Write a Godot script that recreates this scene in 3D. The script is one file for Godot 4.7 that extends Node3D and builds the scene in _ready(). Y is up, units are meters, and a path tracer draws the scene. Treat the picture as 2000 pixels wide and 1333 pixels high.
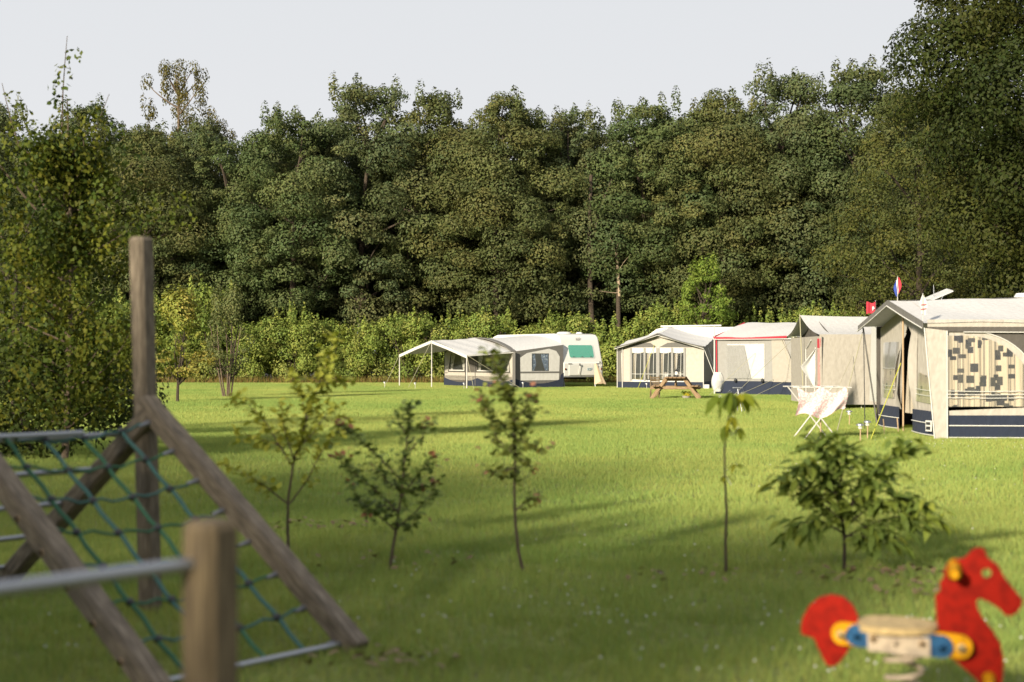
extends Node3D
# A camp site lawn at the end of a summer afternoon: caravans with awnings before a forest edge,
# seen across a playground. Units are metres, the camera stands at the origin, -z leads to the forest.

const EYE := 1.5
const SUN := Vector3(-0.531, 0.317, 0.786)   # towards the sun: low, behind the photographer's left shoulder

var mats := {}
var taken := {}
var rng := RandomNumberGenerator.new()

# ------------------------------------------------------------------ mesh collector
class Shape:
	var v := PackedVector3Array()
	var n := PackedVector3Array()
	var uv := PackedVector2Array()
	var c := PackedColorArray()
	var tint := Color(1, 1, 1)
	func vert(p: Vector3, nn: Vector3, t := Vector2.ZERO) -> void:
		v.append(p); n.append(nn); uv.append(t); c.append(tint)
	# a, b, c run counter-clockwise as seen from outside; stored clockwise for Godot
	func tri(a: Vector3, b: Vector3, d: Vector3, ta := Vector2.ZERO, tb := Vector2.ZERO, td := Vector2.ZERO) -> void:
		var nn := (b - a).cross(d - a)
		if nn.length_squared() < 1e-16:
			return
		nn = nn.normalized()
		vert(a, nn, ta); vert(d, nn, td); vert(b, nn, tb)
	func quad(a: Vector3, b: Vector3, d: Vector3, e: Vector3) -> void:
		tri(a, b, d, Vector2(0, 0), Vector2(1, 0), Vector2(1, 1))
		tri(a, d, e, Vector2(0, 0), Vector2(1, 1), Vector2(0, 1))
	func quad_n(p: Array, q: Array, t: Array) -> void:
		for k in [0, 2, 1, 0, 3, 2]:
			vert(p[k], q[k], t[k])
	# profile: counter-clockwise polygon (x along side, y along up) swept along path; scales: one factor per point
	func sweep(path: PackedVector3Array, profile: PackedVector2Array, up_hint: Vector3, scales := [], smooth := true, caps := true) -> void:
		var rings := []
		var norms := []
		var m := path.size()
		var run := 0.0
		var runs := []
		var side_last := Vector3.ZERO
		for i in m:
			var dir := (path[mini(i + 1, m - 1)] - path[maxi(i - 1, 0)]).normalized()
			var side := up_hint.cross(dir)
			if side_last != Vector3.ZERO:
				side = side_last - dir * side_last.dot(dir)
			if side.length_squared() < 1e-8:
				side = dir.cross(Vector3(1, 0.03, 0))
			side = side.normalized()
			side_last = side
			var up := dir.cross(side).normalized()
			var k: float = scales[i] if scales.size() > i else 1.0
			var ring := PackedVector3Array()
			var nr := PackedVector3Array()
			for q in profile:
				var off := side * q.x + up * q.y
				ring.append(path[i] + off * k)
				nr.append(off.normalized())
			rings.append(ring)
			norms.append(nr)
			if i > 0:
				run += path[i].distance_to(path[i - 1])
			runs.append(run)
		var s := profile.size()
		for i in m - 1:
			for j in s:
				var j2 := (j + 1) % s
				var a: Vector3 = rings[i][j]
				var b: Vector3 = rings[i][j2]
				var d: Vector3 = rings[i + 1][j2]
				var e: Vector3 = rings[i + 1][j]
				var ta := Vector2(float(j) / s, runs[i])
				var tb := Vector2(float(j + 1) / s, runs[i])
				var td := Vector2(float(j + 1) / s, runs[i + 1])
				var te := Vector2(float(j) / s, runs[i + 1])
				if smooth:
					quad_n([a, b, d, e], [norms[i][j], norms[i][j2], norms[i + 1][j2], norms[i + 1][j]], [ta, tb, td, te])
				else:
					tri(a, b, d, ta, tb, td)
					tri(a, d, e, ta, td, te)
		if caps:
			for end in [0, m - 1]:
				var mid := Vector3.ZERO
				for p in rings[end]:
					mid += p
				mid /= s
				for j in s:
					var a: Vector3 = rings[end][j]
					var b: Vector3 = rings[end][(j + 1) % s]
					if end == 0:
						tri(mid, b, a)
					else:
						tri(mid, a, b)
	func tube(path: PackedVector3Array, radius: float, sides := 8, scales := []) -> void:
		var pr := PackedVector2Array()
		for j in sides:
			var t := TAU * j / sides
			pr.append(Vector2(cos(t), sin(t)) * radius)
		sweep(path, pr, Vector3(0.13, 1, 0.21), scales)
	# a squared timber with eased edges
	func timber(a: Vector3, b: Vector3, w: float, h: float, up_hint := Vector3.UP, ease_by := 0.012) -> void:
		var e := minf(ease_by, minf(w, h) * 0.3)
		var x := w / 2
		var y := h / 2
		var pr := PackedVector2Array([Vector2(x - e, -y), Vector2(x, -y + e), Vector2(x, y - e), Vector2(x - e, y), Vector2(-x + e, y), Vector2(-x, y - e), Vector2(-x, -y + e), Vector2(-x + e, -y)])
		var dir := (b - a).normalized()
		sweep(PackedVector3Array([a, a + dir * e, b - dir * e, b]), pr, up_hint, [1.0 - e / maxf(w, h), 1.0, 1.0, 1.0 - e / maxf(w, h)], false)
	# flat polygon (counter-clockwise in ex, ey) with a thickness, its face at o + ez * off
	func slab(pts: PackedVector2Array, o: Vector3, ex: Vector3, ey: Vector3, thick: float, uvs := 1.0, uvo := Vector2.ZERO) -> void:
		var ez := ex.cross(ey).normalized()
		if Geometry2D.is_polygon_clockwise(pts):
			pts = pts.duplicate()
			pts.reverse()
		var idx := Geometry2D.triangulate_polygon(pts)
		for k in range(0, idx.size(), 3):
			var t := [pts[idx[k]], pts[idx[k + 1]], pts[idx[k + 2]]]
			var area: float = (t[1] - t[0]).cross(t[2] - t[0])
			if area < 0:
				t = [t[0], t[2], t[1]]
			var w := []
			for q in t:
				w.append(o + ex * q.x + ey * q.y)
			tri(w[0], w[1], w[2], t[0] * uvs + uvo, t[1] * uvs + uvo, t[2] * uvs + uvo)
			tri(w[0] - ez * thick, w[2] - ez * thick, w[1] - ez * thick, t[0] * uvs + uvo, t[2] * uvs + uvo, t[1] * uvs + uvo)
		for j in pts.size():
			var a := pts[j]
			var b := pts[(j + 1) % pts.size()]
			var wa := o + ex * a.x + ey * a.y
			var wb := o + ex * b.x + ey * b.y
			quad(wa - ez * thick, wb - ez * thick, wb, wa)
	# smooth sheet through a function (u, v in 0..1)
	func sheet(f: Callable, nu: int, nv: int, uvs := Vector2.ONE, uvf: Variant = null) -> void:
		var p := []
		for i in nu + 1:
			var row := []
			for j in nv + 1:
				row.append(f.call(float(i) / nu, float(j) / nv))
			p.append(row)
		var q := []
		for i in nu + 1:
			var row := []
			for j in nv + 1:
				var du: Vector3 = p[mini(i + 1, nu)][j] - p[maxi(i - 1, 0)][j]
				var dv: Vector3 = p[i][mini(j + 1, nv)] - p[i][maxi(j - 1, 0)]
				row.append(du.cross(dv).normalized())
			q.append(row)
		for i in nu:
			for j in nv:
				var t := []
				for k in [[0, 0], [1, 0], [1, 1], [0, 1]]:
					var w := Vector2(float(i + k[0]) / nu, float(j + k[1]) / nv)
					t.append(uvf.call(w) if uvf != null else w * uvs)
				quad_n([p[i][j], p[i + 1][j], p[i + 1][j + 1], p[i][j + 1]], [q[i][j], q[i + 1][j], q[i + 1][j + 1], q[i][j + 1]], t)
	func lathe(prof: PackedVector2Array, o: Vector3, sides := 16, axis := Vector3.UP) -> void:
		var ex := axis.cross(Vector3(0.2, 0.1, 1)).normalized()
		var ez := ex.cross(axis).normalized()
		for i in prof.size() - 1:
			for j in sides:
				var t0 := TAU * j / sides
				var t1 := TAU * (j + 1) / sides
				var d0 := ex * cos(t0) + ez * sin(t0)
				var d1 := ex * cos(t1) + ez * sin(t1)
				var tang := prof[i + 1] - prof[i]
				var nn := Vector2(tang.y, -tang.x).normalized()
				var n0 := d0 * nn.x + axis * nn.y
				var n1 := d1 * nn.x + axis * nn.y
				var a := o + d0 * prof[i].x + axis * prof[i].y
				var b := o + d1 * prof[i].x + axis * prof[i].y
				var d := o + d1 * prof[i + 1].x + axis * prof[i + 1].y
				var e := o + d0 * prof[i + 1].x + axis * prof[i + 1].y
				# outward is d0 side; (a, e, d, b) counter-clockwise or not is settled by the normal
				if (e - a).cross(d - a).dot(n0) > 0:
					quad_n([a, e, d, b], [n0, n0, n1, n1], [Vector2.ZERO, Vector2.ZERO, Vector2.ONE, Vector2.ONE])
				else:
					quad_n([a, b, d, e], [n0, n1, n1, n0], [Vector2.ZERO, Vector2.ZERO, Vector2.ONE, Vector2.ONE])
	func ball(o: Vector3, r: Vector3, sides := 10) -> void:
		var rows := maxi(4, sides / 2)
		for i in rows:
			for j in sides:
				var q := []
				var w := []
				for k in [[0, 0], [0, 1], [1, 1], [1, 0]]:
					var th: float = PI * (i + k[0]) / rows
					var ph: float = TAU * (j + k[1]) / sides
					var d := Vector3(sin(th) * cos(ph), cos(th), sin(th) * sin(ph))
					q.append((d / r).normalized())
					w.append(o + d * r)
				quad_n([w[0], w[1], w[2], w[3]], [q[0], q[1], q[2], q[3]], [Vector2.ZERO, Vector2.ZERO, Vector2.ZERO, Vector2.ZERO])
	# one leaf: a bent blade from base along dir, face up along nn
	func leaf(base: Vector3, dir: Vector3, nn: Vector3, length: float, width: float, droop := 0.25, lean := 0.16) -> void:
		var side := dir.cross(nn).normalized()
		var up := side.cross(dir).normalized()
		var spine := []
		for k in 4:
			var t := k / 3.0
			spine.append(base + dir * length * t - up * droop * length * t * t)
		var wd := [0.0, 0.5 * width, 0.42 * width, 0.0]
		for s in [-1.0, 1.0]:
			for k in 3:
				var a: Vector3 = spine[k]
				var b: Vector3 = spine[k + 1]
				var ao: Vector3 = a + side * wd[k] * s + up * lean * wd[k]
				var bo: Vector3 = b + side * wd[k + 1] * s + up * lean * wd[k + 1]
				if s > 0:
					tri(a, ao, bo); tri(a, bo, b)
				else:
					tri(a, bo, ao); tri(a, b, bo)
	func mesh(shift := Vector3.ZERO) -> ArrayMesh:
		var a := []
		a.resize(Mesh.ARRAY_MAX)
		if shift != Vector3.ZERO:
			for i in v.size():
				v[i] -= shift
		a[Mesh.ARRAY_VERTEX] = v
		a[Mesh.ARRAY_NORMAL] = n
		a[Mesh.ARRAY_TEX_UV] = uv
		a[Mesh.ARRAY_COLOR] = c
		var m := ArrayMesh.new()
		m.add_surface_from_arrays(Mesh.PRIMITIVE_TRIANGLES, a)
		return m

# ------------------------------------------------------------------ naming and placing
func numbered(called: String) -> String:
	var k: int = taken.get(called, 0)
	taken[called] = k + 1
	return called if k == 0 else "%s_%03d" % [called, k]

func tag(o: Node, label: String, category := "", group := "") -> void:
	if label: o.set_meta("label", label)
	if category: o.set_meta("category", category)
	if group: o.set_meta("group", group)

func thing(called: String, label: String, category: String, at := Vector3.ZERO, turn := 0.0, group := "") -> Node3D:
	var o := Node3D.new()
	o.name = numbered(called)
	add_child(o)
	o.position = at
	o.rotation.y = turn
	tag(o, label, category, group)
	return o

func origin_of(o: Node) -> Vector3:
	var p := Vector3.ZERO
	while o is Node3D and o != self:
		p += o.position
		o = o.get_parent()
	return p

# a named part; the shape is given in world coordinates when the thing is not turned, else in the thing's own
func part(called: String, s: Shape, m: Material, parent: Node3D, label := "") -> MeshInstance3D:
	var o := MeshInstance3D.new()
	o.name = called
	o.mesh = s.mesh(origin_of(parent) if parent.rotation == Vector3.ZERO else Vector3.ZERO)
	o.material_override = m
	parent.add_child(o, true)
	if label: o.set_meta("label", label)
	return o

func single(called: String, s: Shape, m: Material, label: String, category: String, at: Vector3, group := "") -> MeshInstance3D:
	var o := MeshInstance3D.new()
	o.name = numbered(called)
	o.mesh = s.mesh(at)
	o.material_override = m
	add_child(o)
	o.position = at
	tag(o, label, category, group)
	return o

func structure(called: String, mesh: Mesh, m: Material) -> MeshInstance3D:
	var o := MeshInstance3D.new()
	o.name = numbered(called)
	o.mesh = mesh
	o.material_override = m
	o.set_meta("kind", "structure")
	add_child(o)
	return o

func copy_of(src: Node3D, at: Vector3, turn: float, size: Vector3, label: String, group := "") -> Node3D:
	var o: Node3D = src.duplicate()
	o.name = numbered(String(src.get_meta("base_name")))
	add_child(o)
	o.position = at
	o.rotation.y = turn
	o.scale = size
	tag(o, label, "", group)
	return o

# ------------------------------------------------------------------ materials
func lin(r: float, g: float, b: float) -> Color:
	return Color(r, g, b).linear_to_srgb()

func noise_tex(size: int, freq: float, seed_: int, stops: Array, octaves := 4, kind := FastNoiseLite.TYPE_SIMPLEX_SMOOTH) -> NoiseTexture2D:
	var f := FastNoiseLite.new()
	f.seed = seed_
	f.frequency = freq
	f.noise_type = kind
	f.fractal_octaves = octaves
	var t := NoiseTexture2D.new()
	t.width = size
	t.height = size
	t.seamless = true
	t.noise = f
	if stops:
		var g := Gradient.new()
		var off := PackedFloat32Array()
		var col := PackedColorArray()
		for s in stops:
			off.append(s[0]); col.append(s[1])
		g.offsets = off
		g.colors = col
		t.color_ramp = g
	return t

func plain(called: String, col: Color, rough := 0.8, metal := 0.0) -> StandardMaterial3D:
	var m := StandardMaterial3D.new()
	m.resource_name = called
	m.albedo_color = col
	m.roughness = rough
	m.metallic = metal
	m.cull_mode = BaseMaterial3D.CULL_DISABLED
	mats[called] = m
	return m

func foliage(called: String, col: Color, through: float) -> StandardMaterial3D:
	var m := plain(called, col, 0.55)
	m.vertex_color_use_as_albedo = true
	m.metallic_specular = 0.22
	m.backlight_enabled = true
	m.backlight = lin(through, through * 1.05, through * 0.45)
	return m

func cloth(called: String, col: Color, relief := 0.6, through := 0.0) -> StandardMaterial3D:
	var m := plain(called, col, 0.9)
	m.uv1_triplanar = true
	m.uv1_world_triplanar = true
	m.uv1_scale = Vector3(0.8, 0.45, 0.8)
	m.heightmap_enabled = relief > 0
	m.heightmap_texture = mats["wrinkle_texture"]
	m.heightmap_scale = relief
	m.albedo_texture = mats["cloth_texture"]
	if through > 0:
		m.backlight_enabled = true
		m.backlight = lin(through, through, through)
	return m

# woven print: blocks and stripes of thread colour, tiling
func print_image(seed_: int, ground: Color, inks: Array, blocks: int, stripes: int) -> Image:
	var r := RandomNumberGenerator.new()
	r.seed = seed_
	var im := Image.create(512, 512, false, Image.FORMAT_RGB8)
	im.fill(ground)
	for k in stripes:
		var x := r.randi_range(0, 500)
		im.fill_rect(Rect2i(x, 0, r.randi_range(3, 9), 512), (ground as Color).lerp(inks[k % inks.size()], r.randf_range(0.2, 0.6)))
	for k in blocks:
		var w := r.randi_range(22, 52)
		var h := r.randi_range(24, 64)
		im.fill_rect(Rect2i(r.randi_range(0, 500 - w), r.randi_range(0, 500 - h), w, h), (inks[k % inks.size()] as Color).lerp(ground, r.randf_range(0.0, 0.08)))
	return im

func printed(called: String, im: Image) -> void:
	var m := plain(called, Color.WHITE, 0.95)
	m.albedo_texture = ImageTexture.create_from_image(im)

func timber_material(called: String, a: Color, b: Color, d: Color) -> StandardMaterial3D:
	var m := plain(called, Color.WHITE, 0.85)
	m.albedo_texture = noise_tex(512, 0.03, hash(called) % 1000, [[0.2, a], [0.5, b], [0.8, d]], 5)
	m.uv1_scale = Vector3(3.0, 0.35, 1)
	m.heightmap_enabled = true
	m.heightmap_texture = mats["grain_texture"]
	m.heightmap_scale = 0.4
	return m

func make_materials() -> void:
	mats["wrinkle_texture"] = noise_tex(512, 0.012, 5, [], 3)
	mats["cloth_texture"] = noise_tex(512, 0.02, 15, [[0.25, lin(0.93, 0.92, 0.91)], [0.6, Color.WHITE]], 5)
	mats["grain_texture"] = noise_tex(512, 0.06, 9, [], 4)
	timber_material("weathered_timber", lin(0.07, 0.055, 0.04), lin(0.15, 0.118, 0.086), lin(0.27, 0.22, 0.165))
	timber_material("pale_timber", lin(0.09, 0.066, 0.04), lin(0.155, 0.112, 0.065), lin(0.22, 0.165, 0.095))
	timber_material("table_timber", lin(0.16, 0.1, 0.055), lin(0.26, 0.17, 0.095), lin(0.34, 0.24, 0.145))
	for spec in [["bark", 0.035, 0.075, 0.11], ["birch_bark", 0.1, 0.2, 0.3]]:
		var m := plain(spec[0], Color.WHITE, 0.9)
		var k: float = spec[1]
		m.albedo_texture = noise_tex(512, 0.03, 44, [[0.2, lin(k, k * 0.72, k * 0.5)], [0.55, lin(spec[2], spec[2] * 0.72, spec[2] * 0.5)], [0.85, lin(spec[3], spec[3] * 0.74, spec[3] * 0.52)]], 5)
		m.uv1_scale = Vector3(2, 0.6, 1)
		m.heightmap_enabled = true
		m.heightmap_texture = mats["grain_texture"]
		m.heightmap_scale = 2.0
	plain("dead_wood", lin(0.3, 0.23, 0.16), 0.9)
	plain("steel", lin(0.34, 0.35, 0.38), 0.42, 0.8)
	plain("dark_plastic", lin(0.025, 0.026, 0.03), 0.5)
	plain("green_rope", lin(0.035, 0.12, 0.065), 0.9)
	plain("blue_rope", lin(0.045, 0.12, 0.11), 0.9)
	plain("bolt_cap", lin(0.4, 0.28, 0.17), 0.6)
	cloth("white_cloth", lin(0.570, 0.558, 0.546), 0.8, 0.12)
	cloth("roof_cloth", lin(0.521, 0.515, 0.521), 0.8, 0.1)
	cloth("cream_cloth", lin(0.428, 0.397, 0.357), 1.2, 0.1)
	cloth("sand_cloth", lin(0.353, 0.325, 0.290), 1.0, 0.1)
	cloth("apricot_cloth", lin(0.5, 0.39, 0.27), 1.0)
	cloth("taupe_cloth", lin(0.085, 0.077, 0.07), 1.0, 0.03)
	cloth("grey_cloth", lin(0.13, 0.125, 0.12), 1.0, 0.03)
	cloth("pale_grey_cloth", lin(0.273, 0.267, 0.260), 0.8, 0.08)
	cloth("navy_cloth", lin(0.015, 0.022, 0.045), 1.0)
	cloth("red_cloth", lin(0.45, 0.03, 0.05), 0.4)
	cloth("blue_curtain", lin(0.1, 0.16, 0.26), 1.0)
	cloth("grey_curtain", lin(0.2, 0.2, 0.2), 1.0)
	plain("gel_coat", lin(0.58, 0.575, 0.56), 0.3)
	plain("pole_white", lin(0.5, 0.48, 0.46), 0.5)
	plain("guy_rope", lin(0.36, 0.34, 0.23), 0.8)
	plain("yellow_rope", lin(0.5, 0.5, 0.06), 0.8)
	plain("black_rubber", lin(0.02, 0.02, 0.02), 0.8)
	plain("green_blind", lin(0.03, 0.3, 0.2), 0.35)
	plain("orange_lens", lin(0.6, 0.14, 0.04), 0.3)
	plain("rope_white", lin(0.55, 0.54, 0.52), 0.7)
	var film := plain("window_film", Color(0.9, 0.92, 0.95, 0.02), 0.08)
	film.transparency = BaseMaterial3D.TRANSPARENCY_ALPHA
	var haze := plain("clear_plastic", Color(0.92, 0.92, 0.92, 0.45), 0.4)
	haze.transparency = BaseMaterial3D.TRANSPARENCY_ALPHA
	plain("flag_blue", lin(0.03, 0.06, 0.3), 0.9)
	printed("print_curtain", print_image(1, lin(0.42, 0.40, 0.36), [lin(0.05, 0.05, 0.055), lin(0.2, 0.19, 0.18)], 34, 0))
	printed("blue_print", print_image(2, lin(0.08, 0.12, 0.2), [lin(0.3, 0.36, 0.42), lin(0.03, 0.05, 0.09)], 40, 0))
	printed("striped_curtain", print_image(3, lin(0.38, 0.33, 0.26), [lin(0.05, 0.05, 0.055)], 12, 16))
	printed("rose_curtain", print_image(4, lin(0.5, 0.28, 0.26), [lin(0.6, 0.42, 0.4), lin(0.4, 0.12, 0.13)], 30, 6))
	printed("print_curtain_big", print_image(5, lin(0.46, 0.39, 0.29), [lin(0.012, 0.012, 0.018), lin(0.03, 0.028, 0.028)], 60, 22))
	var pink := plain("pink_blanket", Color.WHITE, 0.95)
	pink.albedo_texture = noise_tex(256, 0.02, 33, [[0.34, lin(0.55, 0.33, 0.35)], [0.47, lin(0.58, 0.46, 0.47)], [0.56, lin(0.6, 0.57, 0.56)]], 3)
	# painted panels of the spring horse
	for spec in [["horse_red", lin(0.25, 0.008, 0.003)], ["horse_yellow", lin(0.6, 0.28, 0.008)], ["horse_blue", lin(0.025, 0.09, 0.2)], ["horse_cream", lin(0.52, 0.38, 0.19)], ["horse_white", lin(0.48, 0.39, 0.30)]]:
		var m := plain(spec[0], spec[1], 0.6)
		m.metallic_specular = 0.2
		m.uv1_triplanar = true
		m.uv1_scale = Vector3(3, 3, 3)
		m.albedo_texture = noise_tex(256, 0.02, 71, [[0.2, lin(0.7, 0.7, 0.72)], [0.6, Color.WHITE]], 5)
	foliage("oak_leaf", Color.WHITE, 0.35)
	foliage("cool_oak_leaf", lin(0.88, 0.97, 0.86), 0.3)
	foliage("dark_oak_leaf", lin(0.8, 0.84, 0.76), 0.3)
	foliage("warm_oak_leaf", lin(1.0, 0.96, 0.82), 0.35)
	foliage("hedge_leaf", Color.WHITE, 0.5)
	foliage("young_leaf", Color.WHITE, 0.6)
	foliage("grass_blade", Color.WHITE, 0.5)
	var soil := plain("lawn_soil", lin(0.2, 0.215, 0.06), 0.95)
	soil.albedo_texture = noise_tex(1024, 0.02, 8, [[0.25, lin(0.55, 0.5, 0.45)], [0.55, lin(0.9, 0.95, 0.8)], [0.8, Color.WHITE]], 6)
	soil.uv1_triplanar = true
	soil.uv1_world_triplanar = true
	soil.uv1_scale = Vector3(0.35, 0.35, 0.35)
	soil.heightmap_enabled = true
	soil.heightmap_texture = mats["grain_texture"]
	soil.heightmap_scale = 3.0
	var floor_ := plain("forest_litter", lin(0.05, 0.035, 0.02), 0.95)
	floor_.albedo_texture = soil.albedo_texture
	floor_.uv1_triplanar = true
	floor_.uv1_world_triplanar = true

# ------------------------------------------------------------------ plants
# leaves spread over the shells of many lobes; each lobe is [centre, radii]
func leaf_cloud(lobes: Array, density: float, size: float, cols: Array, r: RandomNumberGenerator, hang := 0.0, stretch := 0.55, jitter := 0.6) -> ArrayMesh:
	var count := 0
	var per := []
	for lb in lobes:
		var rad: Vector3 = lb[1]
		var k := int(density * 12.566 * pow((rad.x * rad.y * rad.z), 0.6667)) + 6
		per.append(k)
		count += k
	var v := PackedVector3Array(); v.resize(count * 4)
	var n := PackedVector3Array(); n.resize(count * 4)
	var c := PackedColorArray(); c.resize(count * 4)
	var ix := PackedInt32Array(); ix.resize(count * 6)
	var at := 0
	for li in lobes.size():
		var o: Vector3 = lobes[li][0]
		var rad: Vector3 = lobes[li][1]
		var tone: Color = cols[r.randi() % cols.size()]
		tone = tone * r.randf_range(0.85, 1.15)
		for k in int(per[li]):
			var y := r.randf_range(-0.75, 1.0)
			var ph := r.randf() * TAU
			var w := sqrt(maxf(0.0, 1.0 - y * y))
			var d := Vector3(w * cos(ph), y, w * sin(ph))
			var p := o + d * rad * (0.5 + 0.62 * sqrt(r.randf()))
			var nn := (d * 0.9 + Vector3(r.randf_range(-1, 1), r.randf_range(-0.6, 1), r.randf_range(-1, 1)) * jitter).normalized()
			var t := Vector3(r.randf_range(-1, 1), r.randf_range(-1, 1) - hang, r.randf_range(-1, 1))
			t = (t - nn * t.dot(nn)).normalized()
			var b := nn.cross(t)
			var s := size * r.randf_range(0.65, 1.3)
			var hw := s * stretch * 0.5
			var m := r.randf_range(0.83, 1.17)
			var col := Color(tone.r * m * r.randf_range(0.9, 1.12), tone.g * m, tone.b * m)
			var q := at * 4
			v[q] = p - t * s * 0.5
			v[q + 1] = p + b * hw - nn * s * 0.10
			v[q + 2] = p + t * s * 0.5
			v[q + 3] = p - b * hw - nn * s * 0.10
			for e in 4:
				n[q + e] = nn
				c[q + e] = col
			var x := at * 6
			ix[x] = q; ix[x + 1] = q + 1; ix[x + 2] = q + 2
			ix[x + 3] = q; ix[x + 4] = q + 2; ix[x + 5] = q + 3
			at += 1
	var a := []
	a.resize(Mesh.ARRAY_MAX)
	a[Mesh.ARRAY_VERTEX] = v
	a[Mesh.ARRAY_NORMAL] = n
	a[Mesh.ARRAY_COLOR] = c
	a[Mesh.ARRAY_INDEX] = ix
	var mesh := ArrayMesh.new()
	mesh.add_surface_from_arrays(Mesh.PRIMITIVE_TRIANGLES, a)
	return mesh

func limb(s: Shape, a: Vector3, b: Vector3, r0: float, r1: float, r: RandomNumberGenerator, bend := 0.12, sides := 7) -> void:
	var path := PackedVector3Array()
	var sc := []
	var off := Vector3(r.randf_range(-1, 1), r.randf_range(-0.3, 0.3), r.randf_range(-1, 1)) * a.distance_to(b) * bend
	var steps := 6
	for k in steps + 1:
		var t := float(k) / steps
		path.append(a.lerp(b, t) + off * sin(PI * t))
		sc.append(lerpf(1.0, r1 / r0, t))
	s.tube(path, r0, sides, sc)

# a broad-leaved forest tree of the given height, standing at the origin
func forest_tree(called: String, height: float, radius: float, low: float, n_lobes: int, cols: Array, seed_: int, leaf := 0.155, density := 70.0, mat := "oak_leaf") -> Node3D:
	var r := RandomNumberGenerator.new()
	r.seed = seed_
	var root := Node3D.new()
	root.name = called
	root.set_meta("base_name", called)
	var lobes := []
	var mid := lerpf(low, 1.0, 0.42) * height
	var up := height - mid
	var down := mid - low * height
	var tries := 0
	while lobes.size() < n_lobes and tries < n_lobes * 30:
		tries += 1
		var y := r.randf_range(-1.0, 1.0)
		var ph := r.randf() * TAU
		var girth := sqrt(maxf(0.0, 1.0 - y * y * 0.92))
		if y > 0:
			girth = pow(maxf(0.0, 1.0 - y), 0.55) * 0.95 + 0.06
		var k := r.randf_range(0.68, 1.0)
		var p := Vector3(cos(ph) * girth * radius * k, mid + (y * up if y > 0 else y * down) * lerpf(0.86, 1.0, k), sin(ph) * girth * radius * k)
		var rad := radius * (0.09 + 0.26 * pow(r.randf(), 1.8)) * (0.7 if y > 0.6 else 1.0)
		var ok := true
		for lb in lobes:
			if lb[0].distance_to(p) < (rad + lb[1].x) * 0.52:
				ok = false
				break
		if ok:
			lobes.append([p, Vector3(rad * r.randf_range(0.8, 1.5), rad * r.randf_range(0.6, 1.05), rad * r.randf_range(0.8, 1.5))])
	# twigs that stand out of the top
	for k in 9:
		var p := Vector3(r.randf_range(-0.5, 0.5) * radius, height * r.randf_range(0.93, 1.0), r.randf_range(-0.5, 0.5) * radius)
		lobes.append([p, Vector3(0.26, r.randf_range(0.5, 0.95), 0.26)])
	var crown := MeshInstance3D.new()
	crown.name = "crown"
	crown.mesh = leaf_cloud(lobes, density, leaf, cols, r, 0.0, 0.6, 0.55)
	crown.material_override = mats[mat]
	var s := Shape.new()
	var top := Vector3(r.randf_range(-0.5, 0.5), height * 0.8, r.randf_range(-0.5, 0.5))
	limb(s, Vector3(0, -0.2, 0), top, height * 0.016, height * 0.004, r, 0.03, 9)
	for k in mini(22, lobes.size()):
		var to: Vector3 = lobes[(k * 7) % lobes.size()][0]
		var h := clampf(to.y - r.randf_range(0.8, 2.4), height * 0.18, height * 0.75)
		limb(s, Vector3(top.x * h / top.y, h, top.z * h / top.y), to, height * 0.0055, height * 0.0012, r, 0.1, 5)
	var trunk := MeshInstance3D.new()
	trunk.name = "trunk"
	trunk.mesh = s.mesh()
	trunk.material_override = mats["bark"]
	root.add_child(trunk)
	root.add_child(crown)
	return root

func shrub(seed_: int, height: float, width: float, cols: Array) -> Node3D:
	var r := RandomNumberGenerator.new()
	r.seed = seed_
	var root := Node3D.new()
	root.set_meta("base_name", "hedge_shrub")
	var lobes := []
	for k in 44:
		var h := r.randf_range(0.08, 0.9)
		var w := width * 0.5 * r.randf_range(0.35, 0.95)
		var ph := r.randf() * TAU
		lobes.append([Vector3(cos(ph) * w, h * height, sin(ph) * w * 0.7), Vector3.ONE * r.randf_range(0.36, 0.62)])
	for k in 15:   # upright shoots of this year
		var ph := r.randf() * TAU
		var w := width * 0.5 * sqrt(r.randf())
		var x := cos(ph) * w
		var z := sin(ph) * w * 0.7
		var top := height * r.randf_range(0.72, 1.06)
		lobes.append([Vector3(x, top - 0.35, z), Vector3(0.17, 0.5, 0.17)])
		lobes.append([Vector3(x + r.randf_range(-0.1, 0.1), top + 0.1, z), Vector3(0.08, 0.3, 0.08)])
	var crown := MeshInstance3D.new()
	crown.name = "foliage"
	crown.mesh = leaf_cloud(lobes, 70.0, 0.125, cols, r, 0.0, 0.7)
	crown.material_override = mats["hedge_leaf"]
	var s := Shape.new()
	for k in 7:
		limb(s, Vector3(r.randf_range(-0.2, 0.2), -0.1, r.randf_range(-0.2, 0.2)), Vector3(r.randf_range(-0.4, 0.4) * width, height * 0.8, r.randf_range(-0.3, 0.3) * width), 0.035, 0.01, r, 0.08, 5)
	var stem := MeshInstance3D.new()
	stem.name = "stems"
	stem.mesh = s.mesh()
	stem.material_override = mats["bark"]
	stem.set_meta("kind", "stuff")
	root.add_child(stem)
	root.add_child(crown)
	return root

func green(r: float, g: float, b: float) -> Color:
	return Color(r, g, b)

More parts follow.
